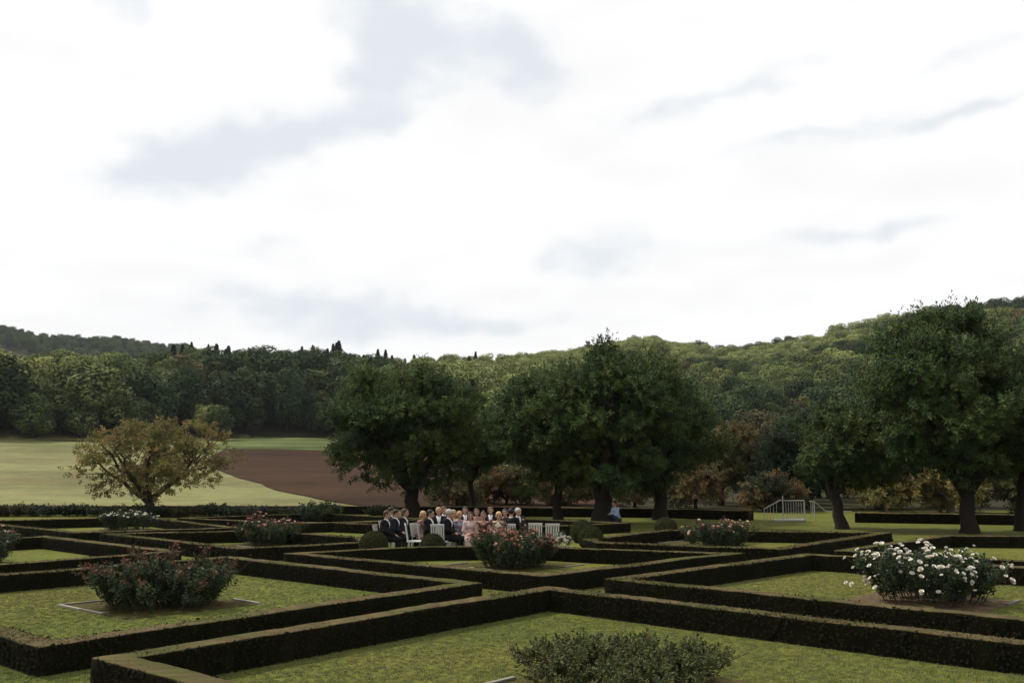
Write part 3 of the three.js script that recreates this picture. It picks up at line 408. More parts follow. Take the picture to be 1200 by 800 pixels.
function bush(o, p) {                                               // stems fan out of the ground, leafy sprays along them, blooms at their ends
  const r = rng(p.seed), stems = [], all = [], tips = [], tints = p.colors || ROSELEAF;
  for (let i = 0; i < p.stems; i++) {
    const a = r() * 6.283, q = Math.sqrt(r()), root = V(Math.cos(a) * q * p.r * 0.68, 0, Math.sin(a) * q * p.r * 0.68), dome = 1 - 0.22 * q * q, h = p.h * dome * (0.7 + 0.36 * r()), end = V(Math.cos(a) * q * p.r * (0.88 + r() * 0.25), h, Math.sin(a) * q * p.r * (0.88 + r() * 0.25)), bend = root.clone().lerp(end, 0.55).add(V((r() - 0.5) * 0.12, 0.06, (r() - 0.5) * 0.12));
    const dir = end.clone().sub(bend).normalize(), cane = (p.canes || 0) * r() * r(), flowerAt = end.clone().addScaledVector(dir, cane);
    stems.push(tube([root, bend, end, flowerAt.clone().addScaledVector(dir, 0.01)], [0.009, 0.007, 0.005, 0.004], 4)); tips.push([flowerAt, dir, q]);
    for (let k = 0; k < p.leaves; k++) {                            // any spray takes any tint
      const f = p.bare + (1 - p.bare) * Math.pow(r(), 0.8) * 0.98, at = f < 0.55 ? root.clone().lerp(bend, f / 0.55) : bend.clone().lerp(end, (f - 0.55) / 0.45), tint = tints[Math.floor(r() * 3)], v = 0.65 + r() * 0.75;
      all.push([roseLeafy[k % 2], along(at.add(V((r() - 0.5) * 0.2, (r() - 0.5) * 0.12, (r() - 0.5) * 0.2)), V(r() - 0.5, 0.3 + r() * 0.5, r() - 0.5), r() * 6.28, (p.leafScale || 1) * (0.75 + r() * 0.6)), lin(tint[0] * v, tint[1] * v, tint[2] * v)]);
    }
  }
  const young = [];                                                 // the newest shoots of these roses are copper-leaved
  if (p.copper) for (const [t, d] of tips) for (let k = 0; k < 4; k++) if (r() < p.copper) { const pal = coppery[k % 2], v = 0.7 + r() * 0.6; young.push([roseLeafy[k % 2], along(t.clone().addScaledVector(d, -0.05 - r() * 0.16).add(V((r() - 0.5) * 0.16, 0, (r() - 0.5) * 0.16)), d.clone().add(V(r() - 0.5, 0, r() - 0.5)), r() * 6.28, 0.8 + r() * 0.5), lin(pal[0] * v, pal[1] * v, pal[2] * v)]); }
  if (young.length) part(o, 'young_shoots', bake(young), foliageMat).userData.kind = 'stuff';
  part(o, 'stems', mergeGeometries(stems), stemMat).userData.kind = 'stuff';
  part(o, 'foliage', bake(all), foliageMat).userData.kind = 'stuff';
  for (let i = 0; i < (p.blooms || 0); i++) {
    const [t, d, q] = tips[i < tips.length * 0.5 ? i * 2 : Math.floor(Math.pow(r(), 1.6) * tips.length)], f = part(o, 'rose', roseGeos[i % 3], p.petals[Math.floor(r() * p.petals.length)]), side = p.side && r() < p.side;
    const at = side ? V(t.x * 1.02, t.y * (0.35 + 0.6 * r()), t.z * 1.02) : t.clone().add(V((r() - 0.5) * 0.14, 0.09 - r() * 0.1, (r() - 0.5) * 0.14));
    f.position.copy(at); f.quaternion.setFromUnitVectors(V(0, 1, 0), d.clone().add(V((r() - 0.5), 0.2, (r() - 0.2) * 0.9)).normalize()); f.scale.setScalar((p.bloom || 1) * (0.7 + r() * 0.6));
  }
}
const BUSH = 'rose bushes in the middle of the hedged beds';
for (const [x, d, label, p] of [
  [8.55, 20.35, 'big rose bush covered in white blooms', { r: 1.42, h: 0.98, canes: 0.3, stems: 95, leaves: 17, bare: 0.12, blooms: 280, side: 0.45, petals: FLOWER.white, bloom: 0.98, seed: 61 }],
  [-6.85, 19.75, 'rose bush with dark red blooms on tall coppery stems', { r: 1.4, h: 0.82, canes: 0.6, stems: 95, leaves: 17, bare: 0.08, copper: 0.4, blooms: 80, petals: FLOWER.red, bloom: 0.58, seed: 62 }],
  [-0.02, 27.4, 'dense rose bush crowned with coral pink blooms in front of the guests', { r: 1.18, h: 0.88, canes: 0.45, stems: 90, leaves: 16, bare: 0.06, copper: 0.32, blooms: 180, petals: FLOWER.coral, bloom: 0.8, seed: 63 }],
  [1.35, 12.45, 'short sparse bush without blooms in the bed with the longest hedge', { r: 1.4, h: 0.46, canes: 0.25, stems: 110, leaves: 14, bare: 0.05, seed: 64, colors: [[0.075, 0.085, 0.028], [0.09, 0.09, 0.03], [0.06, 0.075, 0.026]], leafScale: 0.85 }],
  [-8.55, 35.35, 'rose bush with pale pink blooms beside the guests in suits', { r: 1.25, h: 0.8, canes: 0.4, stems: 75, leaves: 15, bare: 0.06, copper: 0.25, blooms: 62, petals: FLOWER.pink, bloom: 0.95, seed: 65 }],
  [7.1, 34.4, 'rose bush with apricot blooms in front of the white railing', { r: 1.2, h: 0.78, canes: 0.35, stems: 75, leaves: 15, bare: 0.06, copper: 0.25, blooms: 70, petals: FLOWER.apricot, bloom: 1.0, seed: 66 }],
  [-15.4, 28.6, 'rose bush with small pink blooms beside the dark red rose bed', { r: 1.25, h: 0.9, canes: 0.4, stems: 65, leaves: 15, bare: 0.06, copper: 0.25, blooms: 40, petals: FLOWER.pink, bloom: 0.8, seed: 67 }],
  [-16.8, 43.3, 'small rose bush with white blooms below the autumn tree', { r: 1.2, h: 0.75, stems: 55, leaves: 14, bare: 0.06, blooms: 90, petals: FLOWER.white, bloom: 1.15, seed: 68 }],
  [-9.8, 50.4, 'green bush without blooms near the ploughed field', { r: 1.3, h: 0.85, stems: 55, leaves: 13, bare: 0.05, seed: 69, leafScale: 1.3 }],
]) bush(thing('rose_bush', label, 'bush', x, d, 0, BUSH), p);
// grey-green perennials along the boundary hedge
{
  const r = rng(700), looks = ['grey-green perennial clump along the boundary hedge', 'olive perennial clump along the boundary hedge', 'dark green perennial clump along the boundary hedge'], pal = [[[0.035, 0.045, 0.025], [0.045, 0.052, 0.03], [0.03, 0.04, 0.02]], [[0.05, 0.05, 0.018], [0.04, 0.045, 0.016], [0.06, 0.05, 0.02]], [[0.02, 0.032, 0.013], [0.026, 0.036, 0.014], [0.018, 0.03, 0.014]]];
  for (let i = 0; i < 22; i++) { const k = Math.floor(r() * 3), x = -40 + i * 1.55 + (r() - 0.5) * 0.7; if (Math.abs(x + 9.8) < 1.6) continue; bush(thing('perennial_clump', looks[k], 'shrub', x, 55.4 + (r() - 0.5) * 1.6, 0, `${['grey-green', 'olive', 'dark'][k]} perennials along the boundary hedge`), { r: 0.75 + r() * 0.45, h: 0.24 + r() * 0.2, stems: 26, leaves: 12, bare: 0.02, seed: 710 + i, leafScale: 1.7, colors: pal[k] }); }
}
// topiary balls round the plaza
{
  const r = rng(800);
  for (const [x, d, R, label] of [[-2.4, 30.45, 0.37, 'clipped topiary ball in front of the empty white chair'], [-4.15, 29.95, 0.42, 'clipped topiary ball beside the first man in a dark suit'], [2.62, 33.2, 0.4, 'clipped topiary ball at the gap between the hedges, beside the white flowers'], [2.55, 36.3, 0.42, 'clipped topiary ball half hidden behind another ball'], [5.9, 38.2, 0.42, 'dark clipped topiary ball by the trunk of a lawn tree']]) {
    const o = thing('topiary_ball', label, 'topiary', x, d, 0, 'topiary balls round the plaza'), g = new THREE.IcosahedronGeometry(R, 4), q = g.attributes.position, list = [];
    for (let i = 0; i < q.count; i++) { const v = V(q.getX(i), q.getY(i), q.getZ(i)), n = v.clone().normalize(), k = 1 + 0.05 * noise3(n.x * 3 + d, n.y * 3, n.z * 3); q.setXYZ(i, v.x * k, Math.max(-0.02, v.y * k * 0.97 + R * 0.92), v.z * k); } g.computeVertexNormals();
    part(o, 'body', g, std(0.022, 0.026, 0.01, 1));
    for (let i = 0; i < 900; i++) { const y = r() * 2 - 1, a = r() * 6.28, s = Math.sqrt(1 - y * y), n = V(Math.cos(a) * s, y, Math.sin(a) * s), v = 0.7 + r() * 0.6, bronze = r() < 0.3; list.push([bigSprigs[i % 2], along(n.clone().multiplyScalar(R * 0.99).add(V(0, R * 0.92, 0)), n.clone().add(V(r() - 0.5, r() - 0.3, r() - 0.5)), r() * 6.28, 0.7), bronze ? lin(0.06 * v, 0.048 * v, 0.02 * v) : lin(0.034 * v, 0.042 * v, 0.014 * v)]); }
    part(o, 'leaves', bake(list), matte({ vertexColors: true, roughness: 0.8, side: THREE.DoubleSide })).userData.kind = 'stuff';
  }
}
// white handrails at the head of the garden steps
{
  const o = thing('railing', 'white metal railing with sloping ends at the head of the steps', 'railing', 14.35, 50.6, 0), m = std(0.4, 0.4, 0.37, 0.6);
  const put = (n, ...g) => part(o, n, mergeGeometries(g), m), b = (x0, y0, z0, x1, y1, z1, r) => bar(V(x0, y0, z0), V(x1, y1, z1), r, r, 6);
  put('base_slab', box(1.55, 0.08, 0.5, -0.25, 0.06, 0));
  put('top_rail', b(-0.72, 1.05, 0, 0.55, 1.05, 0, 0.026)); put('bottom_rail', b(-0.72, 0.16, 0, 0.55, 0.16, 0, 0.02));
  put('sloping_rail', b(-0.72, 1.05, 0, -1.42, 0.62, -0.35, 0.026)); put('sloping_rail', b(1.05, 1.0, 0, 1.75, 0.5, -0.45, 0.03)); put('short_rail', b(0.8, 1.02, 0, 1.07, 1.0, 0, 0.024)); put('low_rail', b(1.75, 0.5, -0.45, 3.1, 0.48, -0.45, 0.02));
  put('post', b(-0.55, 0, 0, -0.55, 1.3, 0, 0.03)); put('post', b(0.55, 0, 0, 0.55, 1.05, 0, 0.024)); put('post', b(1.05, 0, 0, 1.05, 1.0, 0, 0.024)); put('post', b(-1.42, 0, -0.35, -1.42, 0.62, -0.35, 0.022));
  for (let i = 0; i < 8; i++) put('bar', b(-0.4 + i * 0.13, 0.16, 0, -0.4 + i * 0.13, 1.05, 0, 0.013));
  for (let i = 1; i < 5; i++) { const t = i / 5; put('bar', b(-0.72 - 0.7 * t, 0.1, -0.35 * t, -0.72 - 0.7 * t, 1.05 - 0.43 * t, -0.35 * t, 0.013)); }
  for (let i = 1; i < 4; i++) { const t = i / 4; put('bar', b(0.8 + 0.08 * i, 0.4, 0, 0.8 + 0.08 * i, 1.01, 0, 0.012)); }
}

// ───────────────────────── chairs ─────────────────────────
const whitePaint = std(0.5, 0.49, 0.45, 0.6);
function chair(label, x, d, face, group) {
  const o = thing('garden_chair', label, 'chair', x, d, face, group), back = new THREE.Group(), B = (n, w, h, dd, px, py, pz, rx = 0) => { const m = part(/rail|slat|post/.test(n) ? back : o, n, box(w, h, dd), whitePaint); m.position.set(px, py, pz); m.rotation.x = rx; };
  for (const s of [-1, 1]) { B('leg', 0.035, 0.45, 0.035, s * 0.19, 0.225, 0.19); B('leg', 0.035, 0.47, 0.035, s * 0.19, 0.225, -0.19, 0.12); B('back_post', 0.035, 0.55, 0.03, s * 0.19, 0.7, -0.24, -0.16); }
  B('seat', 0.44, 0.03, 0.44, 0, 0.46, 0); B('top_rail', 0.44, 0.07, 0.026, 0, 0.965, -0.285, -0.16); B('lower_rail', 0.36, 0.04, 0.022, 0, 0.58, -0.22, -0.16);
  for (let i = 0; i < 4; i++) B('slat', 0.05, 0.36, 0.014, -0.12 + i * 0.08, 0.77, -0.252, -0.16);
  back.name = 'backrest'; o.add(back); return o;
}

// ───────────────────────── people: one smooth surface per body or garment, meshed from rounded bones ─────────────────────────
function field(bones, k, cuts = []) {
  return (x, y, z) => {
    let d = 1e3;
    for (const [a, ra, b, rb] of bones) {
      const bx = b.x - a.x, by = b.y - a.y, bz = b.z - a.z, px = x - a.x, py = y - a.y, pz = z - a.z, l = bx * bx + by * by + bz * bz, t = l ? clamp((px * bx + py * by + pz * bz) / l) : 0;
      const e = Math.hypot(px - bx * t, py - by * t, pz - bz * t) - (ra + (rb - ra) * t), h = clamp(0.5 + 0.5 * (d - e) / k); d = d * (1 - h) + e * h - k * h * (1 - h);
    }
    for (const c of cuts) d = Math.max(d, c(x, y, z));
    return d;
  };
}
function surface(f, lo, hi, cell) {                                  // surface nets
  const nx = Math.ceil((hi[0] - lo[0]) / cell) + 1, ny = Math.ceil((hi[1] - lo[1]) / cell) + 1, nz = Math.ceil((hi[2] - lo[2]) / cell) + 1, F = new Float32Array(nx * ny * nz), id = new Int32Array(nx * ny * nz).fill(-1), pos = [], idx = [], at = (i, j, k) => (k * ny + j) * nx + i;
  for (let k = 0; k < nz; k++) for (let j = 0; j < ny; j++) for (let i = 0; i < nx; i++) F[at(i, j, k)] = f(lo[0] + i * cell, lo[1] + j * cell, lo[2] + k * cell);
  const E = [[0, 1], [2, 3], [4, 5], [6, 7], [0, 2], [1, 3], [4, 6], [5, 7], [0, 4], [1, 5], [2, 6], [3, 7]];
  for (let k = 0; k < nz - 1; k++) for (let j = 0; j < ny - 1; j++) for (let i = 0; i < nx - 1; i++) {
    const c = []; let m = 0; for (let q = 0; q < 8; q++) { c[q] = F[at(i + (q & 1), j + (q >> 1 & 1), k + (q >> 2))]; if (c[q] < 0) m |= 1 << q; }
    if (!m || m === 255) continue; let x = 0, y = 0, z = 0, n = 0;
    for (const [a, b] of E) if ((c[a] < 0) !== (c[b] < 0)) { const t = c[a] / (c[a] - c[b]); x += (a & 1) + t * ((b & 1) - (a & 1)); y += (a >> 1 & 1) + t * ((b >> 1 & 1) - (a >> 1 & 1)); z += (a >> 2) + t * ((b >> 2) - (a >> 2)); n++; }
    id[at(i, j, k)] = pos.length / 3; pos.push(lo[0] + (i + x / n) * cell, lo[1] + (j + y / n) * cell, lo[2] + (k + z / n) * cell);
  }
  const quad = (a, b, c, d, flip) => { if (a < 0 || b < 0 || c < 0 || d < 0) return; flip ? idx.push(a, b, c, a, c, d) : idx.push(a, c, b, a, d, c); };
  for (let k = 1; k < nz - 1; k++) for (let j = 1; j < ny - 1; j++) for (let i = 1; i < nx - 1; i++) {
    const s = F[at(i, j, k)] < 0;
    if (s !== F[at(i + 1, j, k)] < 0) quad(id[at(i, j - 1, k - 1)], id[at(i, j, k - 1)], id[at(i, j, k)], id[at(i, j - 1, k)], s);
    if (s !== F[at(i, j + 1, k)] < 0) quad(id[at(i - 1, j, k - 1)], id[at(i - 1, j, k)], id[at(i, j, k)], id[at(i, j, k - 1)], s);
    if (s !== F[at(i, j, k + 1)] < 0) quad(id[at(i - 1, j - 1, k)], id[at(i, j - 1, k)], id[at(i, j, k)], id[at(i - 1, j, k)], s);
  }
  return geom(pos, idx);
}
function meshBones(bones, k, cell, cuts) { const lo = [1e9, 1e9, 1e9], hi = [-1e9, -1e9, -1e9]; for (const [a, ra, b, rb] of bones) for (const [p, r] of [[a, ra], [b, rb]]) [p.x, p.y, p.z].forEach((v, i) => { lo[i] = Math.min(lo[i], v - r - 2.5 * cell); hi[i] = Math.max(hi[i], v + r + 2.5 * cell); }); return surface(field(bones, k, cuts), lo, hi, cell); }
const B4 = (a, ra, b, rb) => [V(...a), ra, V(...b), rb];
// head: centre of skull at origin, looking along +z, crown at 0.125, chin at -0.12
const headGeo = (() => {
  const g = meshBones([B4([0, 0.035, -0.025], 0.088, [0, 0.03, 0.015], 0.084), B4([0, -0.03, 0.02], 0.066, [0, -0.075, 0.05], 0.04), B4([0, -0.005, 0.09], 0.013, [0, -0.035, 0.108], 0.016), B4([0.08, -0.02, -0.005], 0.016, [0.086, 0.01, -0.012], 0.014), B4([-0.08, -0.02, -0.005], 0.016, [-0.086, 0.01, -0.012], 0.014), B4([0, -0.07, -0.015], 0.052, [0, -0.15, -0.03], 0.055), B4([-0.022, -0.066, 0.082], 0.01, [0.022, -0.066, 0.082], 0.01)], 0.02, 0.0075);
  const p = g.attributes.position, c = []; for (let i = 0; i < p.count; i++) { const x = p.getX(i), y = p.getY(i), z = p.getZ(i), eye = z > 0.06 && Math.hypot(Math.abs(x) - 0.033, (y - 0.008) * 1.5) < 0.014, brow = z > 0.06 && Math.abs(Math.abs(x) - 0.034) < 0.022 && Math.abs(y - 0.032) < 0.007, lip = z > 0.07 && Math.abs(x) < 0.028 && Math.abs(y + 0.066) < 0.011; const t = eye ? [0.12, 0.1, 0.1] : brow ? [0.4, 0.3, 0.25] : lip ? [0.8, 0.5, 0.5] : [1, 1, 1]; c.push(...t); }
  g.setAttribute('color', new THREE.Float32BufferAttribute(c, 3)); return g;
})();
// right hand: wrist at origin, fingers along +z, palm down, thumb towards -x (mirrored for the other hand)
const handGeo = (() => {
  const b = [B4([0, 0, 0], 0.024, [0, 0, 0.04], 0.03), B4([-0.024, 0, 0.05], 0.017, [-0.028, -0.002, 0.088], 0.014), B4([0.024, 0, 0.05], 0.016, [0.026, -0.002, 0.08], 0.013), B4([0, 0, 0.05], 0.018, [0, 0, 0.09], 0.015)];
  [[-0.031, 0.066, 0.0095], [-0.01, 0.076, 0.0098], [0.011, 0.07, 0.0093], [0.031, 0.054, 0.0082]].forEach(([x, l, r]) => { b.push(B4([x, 0, 0.088], r, [x * 1.1, -0.008, 0.088 + l * 0.5], r * 0.95), B4([x * 1.1, -0.008, 0.088 + l * 0.5], r * 0.95, [x * 1.12, -0.032, 0.088 + l * 0.92], r * 0.8)); });
  b.push(B4([-0.025, -0.004, 0.022], 0.013, [-0.052, -0.012, 0.055], 0.0115), B4([-0.052, -0.012, 0.055], 0.0115, [-0.056, -0.022, 0.088], 0.0095)); return meshBones(b, 0.006, 0.005);
})();
handGeo.setAttribute('color', new THREE.Float32BufferAttribute(new Array(handGeo.attributes.position.count * 3).fill(1), 3));
function placed(g, m) { const c = g.clone(); c.applyMatrix4(m); return c; }
const basis = (p, fwd, up, sx = 1) => { const z = fwd.clone().normalize(), x = up.clone().cross(z).normalize(), y = z.clone().cross(x); return new THREE.Matrix4().makeBasis(x.multiplyScalar(sx), y, z).setPosition(p); };
const SKIN = std(0.42, 0.25, 0.18, 0.6, { vertexColors: true }), SKIN_TAN = std(0.4, 0.22, 0.15, 0.6, { vertexColors: true });
const SUITS = { navy: std(0.012, 0.014, 0.024, 0.8), black: std(0.01, 0.01, 0.011, 0.8), charcoal: std(0.02, 0.02, 0.024, 0.85) }, SHIRT = std(0.72, 0.72, 0.72, 0.7), SHOES = std(0.012, 0.01, 0.009, 0.35), TIE = std(0.05, 0.05, 0.08, 0.6);
const HAIR = { brown: std(0.06, 0.036, 0.02, 0.7), dark: std(0.02, 0.014, 0.01, 0.7), blond: std(0.42, 0.28, 0.13, 0.7), grey: std(0.4, 0.38, 0.35, 0.8), fair: std(0.3, 0.19, 0.09, 0.7) };
const florals = (a, b, c) => matte({ vertexColors: true, roughness: 0.8, side: THREE.DoubleSide, userData: { pal: [a, b, c] } });
const DRESS = { blush: std(0.5, 0.38, 0.34, 0.75), wine: std(0.06, 0.008, 0.01, 0.6), mauve: florals([0.2, 0.18, 0.24], [0.34, 0.3, 0.36], [0.12, 0.1, 0.16]), cream: florals([0.42, 0.34, 0.26], [0.55, 0.5, 0.42], [0.2, 0.12, 0.09]), rose: std(0.25, 0.13, 0.1, 0.7), sand: std(0.45, 0.33, 0.24, 0.7) };
// joints of a seated or crouching figure in its own frame: facing +z, feet on y = 0
function joints(q) {
  const L = q.lean || 0, J = { pelvis: [0, 0.555, -0.06], waist: [0, 0.74, -0.05 + L * 0.4], chest: [0, 0.97, -0.03 + L], neck: [0, 1.11, -0.01 + L * 1.2], head: [q.nod ? 0 : 0, 1.265, 0.025 + L * 1.3] };
  for (const s of [-1, 1]) { J['sh' + s] = [s * q.w, 1.045, -0.03 + L * 1.1]; J['el' + s] = [s * (q.w + 0.075), 0.79, 0.03 + L]; J['wr' + s] = q.cross ? [s * -0.03, 0.68 + s * 0.02, 0.25] : [s * 0.1, 0.655, 0.27]; J['hip' + s] = [s * 0.09, 0.545, -0.02]; J['kn' + s] = [s * 0.1, 0.52, 0.42]; J['an' + s] = [s * 0.105, 0.085, 0.4 + (q.tuck || 0)]; J['to' + s] = [s * 0.115, 0.035, 0.55 + (q.tuck || 0)]; }
  if (q.crouch) { for (const k of Object.keys(J)) J[k] = [J[k][0], J[k][1] - 0.2, J[k][2]]; for (const s of [-1, 1]) { J['kn' + s] = [s * 0.15, 0.53, 0.3]; J['an' + s] = [s * 0.13, 0.085, 0.0]; J['to' + s] = [s * 0.14, 0.035, 0.15]; J['wr' + s] = [s * 0.07, 0.62, 0.34]; J['el' + s] = [s * 0.22, 0.56, 0.14]; } J.pelvis = [0, 0.3, -0.14]; J['hip-1'] = [-0.09, 0.3, -0.1]; J.hip1 = [0.09, 0.3, -0.1]; }
  return J;
}
function person(label, x, d, face, q, group) {
  const o = thing('person', label, 'person', x, d, face, group), female = q.dress, J = joints({ w: female ? 0.155 : 0.185, ...q }), sc = female ? 0.96 : 1.0; o.scale.setScalar(sc * (q.size || 1));
  const P = (k) => J[k], b = (k1, r1, k2, r2) => B4(P(k1), r1, P(k2), r2), skin = q.tan ? SKIN_TAN : SKIN;
  const torso = (g) => [b('pelvis', 0.125 + g, 'waist', (female ? 0.1 : 0.125) + g), b('waist', (female ? 0.1 : 0.125) + g, 'chest', (female ? 0.115 : 0.135) + g), b('sh-1', 0.06 + g, 'sh1', 0.06 + g), ...(female ? [B4([0.055, P('chest')[1] - 0.03, P('chest')[2] + 0.085], 0.05 + g, [0.05, P('chest')[1] - 0.03, P('chest')[2] + 0.06], 0.05 + g), B4([-0.055, P('chest')[1] - 0.03, P('chest')[2] + 0.085], 0.05 + g, [-0.05, P('chest')[1] - 0.03, P('chest')[2] + 0.06], 0.05 + g)] : [])];
  const arm = (s, g) => [b('sh' + s, (female ? 0.045 : 0.058) + g, 'el' + s, (female ? 0.037 : 0.045) + g), b('el' + s, (female ? 0.037 : 0.045) + g, 'wr' + s, (female ? 0.024 : 0.028) + g)];
  const leg = (s, g) => [b('hip' + s, 0.085 + g, 'kn' + s, 0.06 + g), b('kn' + s, 0.058 + g, 'an' + s, 0.036 + g)], foot = (s, g) => [B4(P('an' + s), 0.036 + g, P('to' + s), 0.028 + g)];
  // body
  const bones = [...torso(0), ...arm(-1, 0), ...arm(1, 0), ...leg(-1, 0), ...leg(1, 0), ...foot(-1, 0), ...foot(1, 0), b('chest', 0.07, 'neck', 0.05), B4(P('neck'), 0.05, [P('neck')[0], P('neck')[1] + 0.06, P('neck')[2] + 0.015], 0.048)];
  let bg = meshBones(bones, 0.035, 0.022); bg.setAttribute('color', new THREE.Float32BufferAttribute(new Array(bg.attributes.position.count * 3).fill(1), 3));
  const turn = q.turn || 0, hm = new THREE.Matrix4().compose(V(...P('head')), new THREE.Quaternion().setFromEuler(new THREE.Euler(q.nod || 0.06, turn, q.tilt || 0)), V(1, 1, 1)), hands = [-1, 1].map((s) => { const w = V(...P('wr' + s)), e = V(...P('el' + s)); return placed(handGeo, basis(w, w.clone().sub(e).setY(-0.06), V(0, 1, 0), s)); });
  if (handGeo.index) bg = mergeGeometries([bg, placed(headGeo, hm), ...hands]);
  part(o, 'body', bg, skin);
  // hair
  const hb = [B4([0, 0.045, -0.03], 0.1, [0, 0.04, 0.005], 0.094)], hc = [(X, Y, Z) => Z * 0.9 - Y * 0.75 - 0.012];
  if (q.long) hb.push(B4([0.055, -0.02, -0.06], 0.05, [0.07, -0.2, -0.06], 0.035), B4([-0.055, -0.02, -0.06], 0.05, [-0.07, -0.2, -0.06], 0.035), B4([0, 0, -0.08], 0.06, [0, -0.22, -0.09], 0.05));
  if (q.bun) hb.push(B4([0, 0.135, -0.045], 0.045, [0, 0.15, -0.05], 0.04));
  if (q.bob) hb.push(B4([0.07, -0.01, -0.04], 0.045, [0.075, -0.08, -0.02], 0.032), B4([-0.07, -0.01, -0.04], 0.045, [-0.075, -0.08, -0.02], 0.032), B4([0, 0, -0.08], 0.06, [0, -0.07, -0.08], 0.05));
  part(o, 'hair', placed(meshBones(hb, 0.02, 0.011, q.long || q.bob ? [(X, Y, Z) => Math.max(Z * 0.9 - Y * 0.75 - 0.012, Z - 0.085)] : hc), hm), HAIR[q.hair]);
  const neckCut = (X, Y, Z) => -Math.max(Math.hypot(X - P('neck')[0], Z - P('neck')[2]) - 0.072, P('neck')[1] - 0.035 - Y);
  if (!female) {
    const suit = SUITS[q.suit] || q.suit, fz = P('chest')[2];
    part(o, 'shirt', meshBones([...torso(0.012), b('chest', 0.085, 'neck', 0.064), ...(q.shirtOnly ? [...arm(-1, 0.014), ...arm(1, 0.014)] : [])], 0.03, 0.02, [(X, Y, Z) => Y - P('neck')[1] - 0.025]), q.shirtOnly || SHIRT);
    if (!q.shirtOnly) {
      const jacket = part(o, 'jacket', meshBones([...torso(0.026), ...arm(-1, 0.02), ...arm(1, 0.02), B4(P('pelvis'), 0.15, [0, P('pelvis')[1] - 0.03, P('pelvis')[2] + 0.03], 0.155)], 0.04, 0.021, [neckCut, (X, Y, Z) => { const v = clamp((Y - 0.74) / 0.36) * 0.066; return Y > 0.72 && Z > fz + 0.03 ? (v - Math.abs(X)) : -1; }]), suit);
      part(jacket, 'tie', meshBones([B4([0, P('neck')[1] - 0.03, P('neck')[2] + 0.075], 0.017, [0, 0.8, P('waist')[2] + 0.15], 0.022)], 0.01, 0.012), q.tie || TIE);
    }
    part(o, 'trousers', meshBones([B4(P('pelvis'), 0.142, [0, P('pelvis')[1] + 0.06, P('pelvis')[2]], 0.138), ...leg(-1, 0.02), ...leg(1, 0.02)], 0.035, 0.022, [(X, Y, Z) => 0.09 - Y]), q.trousers || suit);
    part(o, 'shoes', meshBones([...foot(-1, 0.014), ...foot(1, 0.014)], 0.01, 0.016), SHOES);
  } else {
    const m = DRESS[q.dress], top = q.strap ? P('chest')[1] + 0.015 : P('neck')[1] - 0.02;
    const g = meshBones([...torso(0.016), ...(q.sleeve ? [B4(P('sh-1'), 0.062, P('el-1'), 0.055), B4(P('sh1'), 0.062, P('el1'), 0.055)] : []), B4(P('pelvis'), 0.15, [0, P('pelvis')[1], P('pelvis')[2] + 0.05], 0.155), b('hip-1', 0.115, 'kn-1', 0.095), b('hip1', 0.115, 'kn1', 0.095), B4([0, 0.54, 0.05], 0.1, [0, 0.5, 0.4], 0.09), B4(P('kn-1'), 0.095, [-0.11, 0.26, 0.43], 0.085), B4(P('kn1'), 0.095, [0.11, 0.26, 0.43], 0.085), B4([0, 0.5, 0.42], 0.08, [0, 0.26, 0.43], 0.08)], 0.05, 0.022, [(X, Y, Z) => Y - top - 0.05 * Math.abs(X) / 0.1 * (q.strap ? 1 : 0), (X, Y, Z) => 0.24 - Y]);
    if (m.userData.pal) { const p = g.attributes.position, c = []; for (let i = 0; i < p.count; i++) { const n = noise3(p.getX(i) * 26, p.getY(i) * 26, p.getZ(i) * 26), t = m.userData.pal[n > 0.2 ? 1 : n < -0.25 ? 2 : 0]; c.push(...t); } g.setAttribute('color', new THREE.Float32BufferAttribute(c, 3)); }
    part(o, 'dress', g, m);
    if (q.strap) part(o, 'straps', mergeGeometries([-1, 1].map((s) => tube([V(s * 0.07, top + 0.02, P('chest')[2] + 0.11), V(s * 0.085, P('sh1')[1] + 0.055, P('chest')[2] + 0.02), V(s * 0.07, top, P('chest')[2] - 0.11)], [0.009, 0.009, 0.009], 5))), m);
    part(o, 'shoes', meshBones([...foot(-1, 0.012), ...foot(1, 0.012)], 0.01, 0.016), q.shoe || std(0.4, 0.3, 0.22, 0.5));
  }
  return o;
}
const GUESTS = 'wedding guests seated on the plaza', SEATS = 'white chairs under the guests';
const seat = (px, d) => (px - 600) * 0.000858 * d;                 // bearing of a seat along the rows, to metres across
